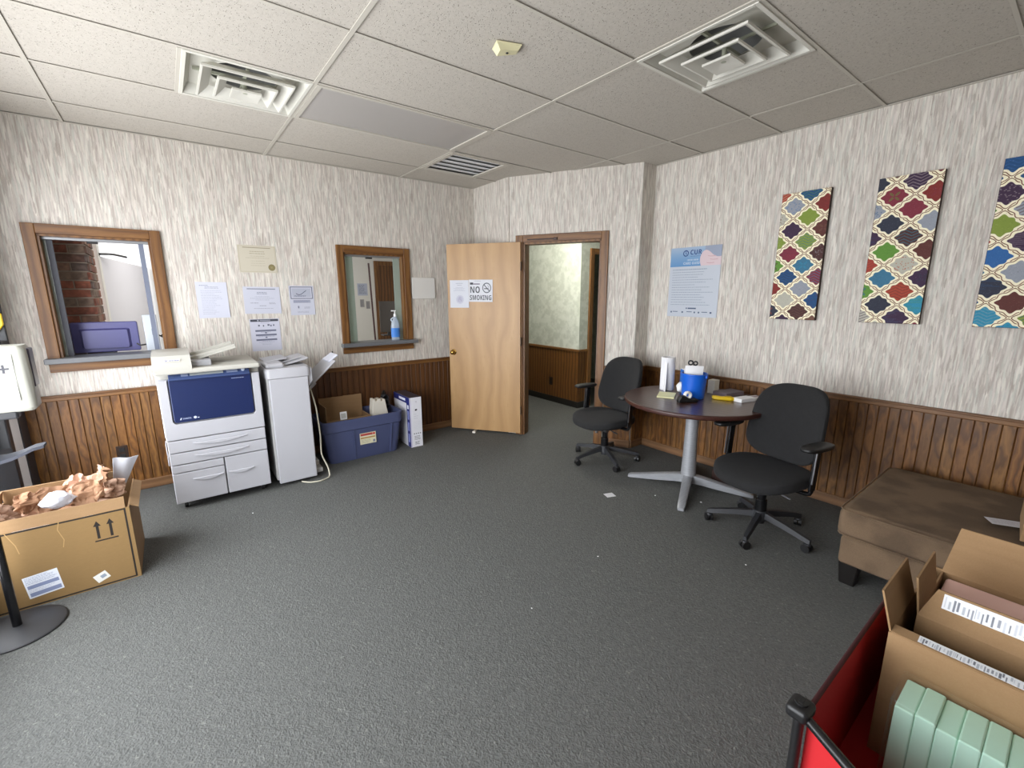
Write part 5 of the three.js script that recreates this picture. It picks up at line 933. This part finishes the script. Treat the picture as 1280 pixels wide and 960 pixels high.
// ================================================================== OFFICE SEEN THROUGH THE HATCHES
{
  const w = struct('wall_pier', [0, 0, 0], 0, 'red brick pier standing in the office');
  const bx0 = -1.66, bx1 = -1.262, z1 = -0.42, z0 = -0.92;
  part('mortar_core', [B2(bx0, bx1, 0.8, 2.6, z0, z1)], MT.mortar, w);
  const g = [0, 1].map((i) => metreUV(clean(B(0.192, 0.057, 0.02, 0, 0, 0, 0.004, 1)), i * 0.3, 0.1)), gh = metreUV(clean(B(0.092, 0.057, 0.02, 0, 0, 0, 0.004, 1))), gs = metreUV(clean(B(0.02, 0.057, 0.115, 0, 0, 0, 0.004, 1)));
  const put = (geo, x, y, z, m) => { const b = new THREE.Mesh(geo, m); b.name = 'brick'; b.castShadow = b.receiveShadow = true; b.position.set(x, y, z); w.add(b); };
  for (let r = 0; r < 15; r++) {
    const y = 1.08 + r * 0.0675, off = r % 2;
    if (off) { put(g[0], bx0 + 0.097, y, z1, pick(brickMats)); put(g[1], bx0 + 0.299, y, z1, pick(brickMats)); } else { put(gh, bx0 + 0.047, y, z1, pick(brickMats)); put(g[1], bx0 + 0.199, y, z1, pick(brickMats)); put(gh, bx0 + 0.350, y, z1, pick(brickMats)); }
    for (let k = 0; k < 4; k++) put(gs, bx1, y, z1 - 0.055 - k * 0.125 + off * 0.02, pick(brickMats));
  }
}
{
  const t = thing('computer_monitor', 'violet-grey monitor back behind the sill of the brick hatch', 'monitor', [-1.215, 1.10, -0.27], R(-4));
  part('back_cover', [EX(rrect(0.40, 0.235, 0.012), 0.03, 0.005).translate(0, 0.115, -0.02)], MT.monitor, t);
  part('bulge', [loft([rrect(0.30, 0.155, 0.012).map(([x, y]) => [x, y + 0.105, 0.008]), rrect(0.27, 0.14, 0.012).map(([x, y]) => [x, y + 0.10, 0.035])])], MT.monitor, t);
  part('stand', [B(0.09, 0.12, 0.03, 0, -0.06, -0.02, 0.006), B(0.22, 0.012, 0.16, 0, -0.12, -0.04, 0.005)], MT.charcoal, t);
}
{
  const t = thing('network_box', 'upright white network box beside the violet-grey monitor', 'router', [-0.93, 1.10, -0.14], R(6));
  part('case', [B(0.088, 0.285, 0.035, 0, 0.1425, 0, 0.006)], flat('pale blue white plastic', '#cfd6de', 0.45), t);
  part('mark', [B(0.006, 0.05, 0.001, 0.004, 0.15, 0.018)], flat('grey mark', '#8b93a0', 0.5), t);
  part('cable', [TB([[-0.045, 0.05, -0.01], [-0.08, 0.045, -0.02], [-0.10, 0.06, -0.03]], 0.006, 12, 8), TB([[0.044, 0.12, -0.01], [0.07, 0.10, -0.015], [0.075, 0.12, -0.02], [0.055, 0.11, -0.02]], 0.005, 16, 8)], MT.black, t);
}
{
  const a = V(-1.26, 0, -1.07), b = V(-0.97, 0, -3.12), d = b.clone().sub(a), t = thing('office_partition', 'tall white partition running back from the brick pier in the office', 'partition', [a.x, 0, a.z], Math.atan2(-d.z, d.x));
  part('panel', [B2(0, d.length(), 0, 1.885, -0.03, 0.03, 0.005)], flat('pale lilac grey panel', '#dcdbe3', 0.7), t);
  part('end_post', [B2(-0.07, 0, 0, 2.62, -0.035, 0.035, 0.004)], flat('white post', '#e4e2de', 0.6), t);
  part('rod', [TB([[-0.04, 1.90, 0.04], [0.10, 1.91, 0.10], [0.3, 1.90, 0.16]], 0.010, 8, 8)], MT.black, t);
}
{
  const w = struct('door', [2.04, 0, -3.2], 0, 'brown door in the white office wall');
  part('frame', [B2(0.06, 0.12, 0, 2.10, 0, 0.03), B2(0.12, 0.44, 2.03, 2.10, 0, 0.03)], MT.trim, w);
  part('leaf', [B2(0.12, 0.44, 0.01, 2.03, 0.0, 0.02)], MT.hallwood, w);
}
{
  const t = thing('broom_pole', 'thin dark pole leaning against the white office wall', 'pole', [1.80, 0, -2.62]);
  part('pole', [TB([[0.02, 0, 0.1], [0.0, 2.02, 0]], 0.014, 4, 10)], flat('dark brown paint', '#4a3030', 0.5), t);
  part('brush', [B(0.26, 0.09, 0.05, 0.02, 0.046, 0.1, 0.008)], MT.charcoal, t);
}
for (const [x, y, k, label] of [[1.52, 1.62, 0, 'pale blue notice pinned to the far office wall'], [1.50, 1.39, 1, 'small grey card under the pale blue office notice'], [1.60, 1.36, 2, 'small grey card next to the leaning office pole']]) sheet('office_notice', label, 'notice', k ? 0.07 : 0.17, k ? 0.13 : 0.2, paperTex(k ? '#b7b4b0' : '#cfd6e6', 60, 90, (c) => { lines(c, 8, 12, 44, 7, 10, '#6f7384', 4, 0.3, k + 2); }), [x + 0.36, y, -3.199], 0, { group: 'office wall notices' });
{
  const t = thing('desk_screen', 'dark grey screen back behind the second hatch sill', 'monitor', [1.26, 1.06, -0.62], R(-6));
  part('panel', [EX(rrect(0.20, 0.36, 0.006), 0.02, 0.003).translate(0, 0.22, 0)], flat('dark taupe plastic', '#4c4642', 0.5), t);
  part('foot', [B(0.16, 0.012, 0.14, 0, 0.006, 0, 0.004), B(0.03, 0.06, 0.02, 0, 0.03, 0.0)], MT.charcoal, t);
}
{
  const t = thing('sanitizer_bottle', 'clear pump bottle with blue label on the second hatch sill', 'bottle', [1.095, 1.064, -0.03]);
  part('bottle', [loft([[0, 0.044, 0.03], [0.01, 0.047, 0.032], [0.14, 0.047, 0.032], [0.19, 0.038, 0.028], [0.225, 0.018, 0.018], [0.245, 0.016, 0.016]].map(([y, a, b]) => Array.from({ length: 24 }, (_, i) => [a * Math.cos(-i / 24 * 6.283), y, b * Math.sin(-i / 24 * 6.283)])))], mat('clear blue plastic', { color: '#dfeaf6', transmission: 0.6, thickness: 0, roughness: 0.15, ior: 1.4 }), t);
  part('label', [loft([[0.03, 0.0478, 0.0328], [0.125, 0.0478, 0.0328]].map(([y, a, b]) => Array.from({ length: 24 }, (_, i) => [a * Math.cos(-i / 24 * 6.283), y, b * Math.sin(-i / 24 * 6.283)])), false, false)], flat('blue label', '#3f7fd0', 0.5), t);
  part('handle', [TB([[-0.03, 0.19, 0.0], [-0.045, 0.215, 0.0], [-0.02, 0.235, 0]], 0.006, 12, 8)], flat('clear grip', '#c8d6e4', 0.3), t);
  part('pump', [CY(0.012, 0.014, 0.03, 0, 0.258, 0, 14), CY(0.005, 0.005, 0.04, 0, 0.285, 0, 10), B(0.05, 0.012, 0.014, -0.012, 0.305, 0, 0.004)], flat('white pump', '#e8e8e8', 0.4), t);
}
{
  const t = thing('office_desk', 'white office counter below the hatches', 'desk', [0.1, 0, -0.5]);
  part('worktop', [B2(-1.36, 1.65, 0.72, 0.75, -0.35, 0.36, 0.006)], flat('pale laminate', '#c8c3ba', 0.5), t);
  part('panel', [B2(-1.30, -1.26, 0, 0.72, -0.3, 0.3), B2(1.55, 1.59, 0, 0.72, -0.3, 0.3)], MT.white, t);
}
for (const o of scene.children) if (o.isLight) o.castShadow = true;
renderer.render(scene, camera);
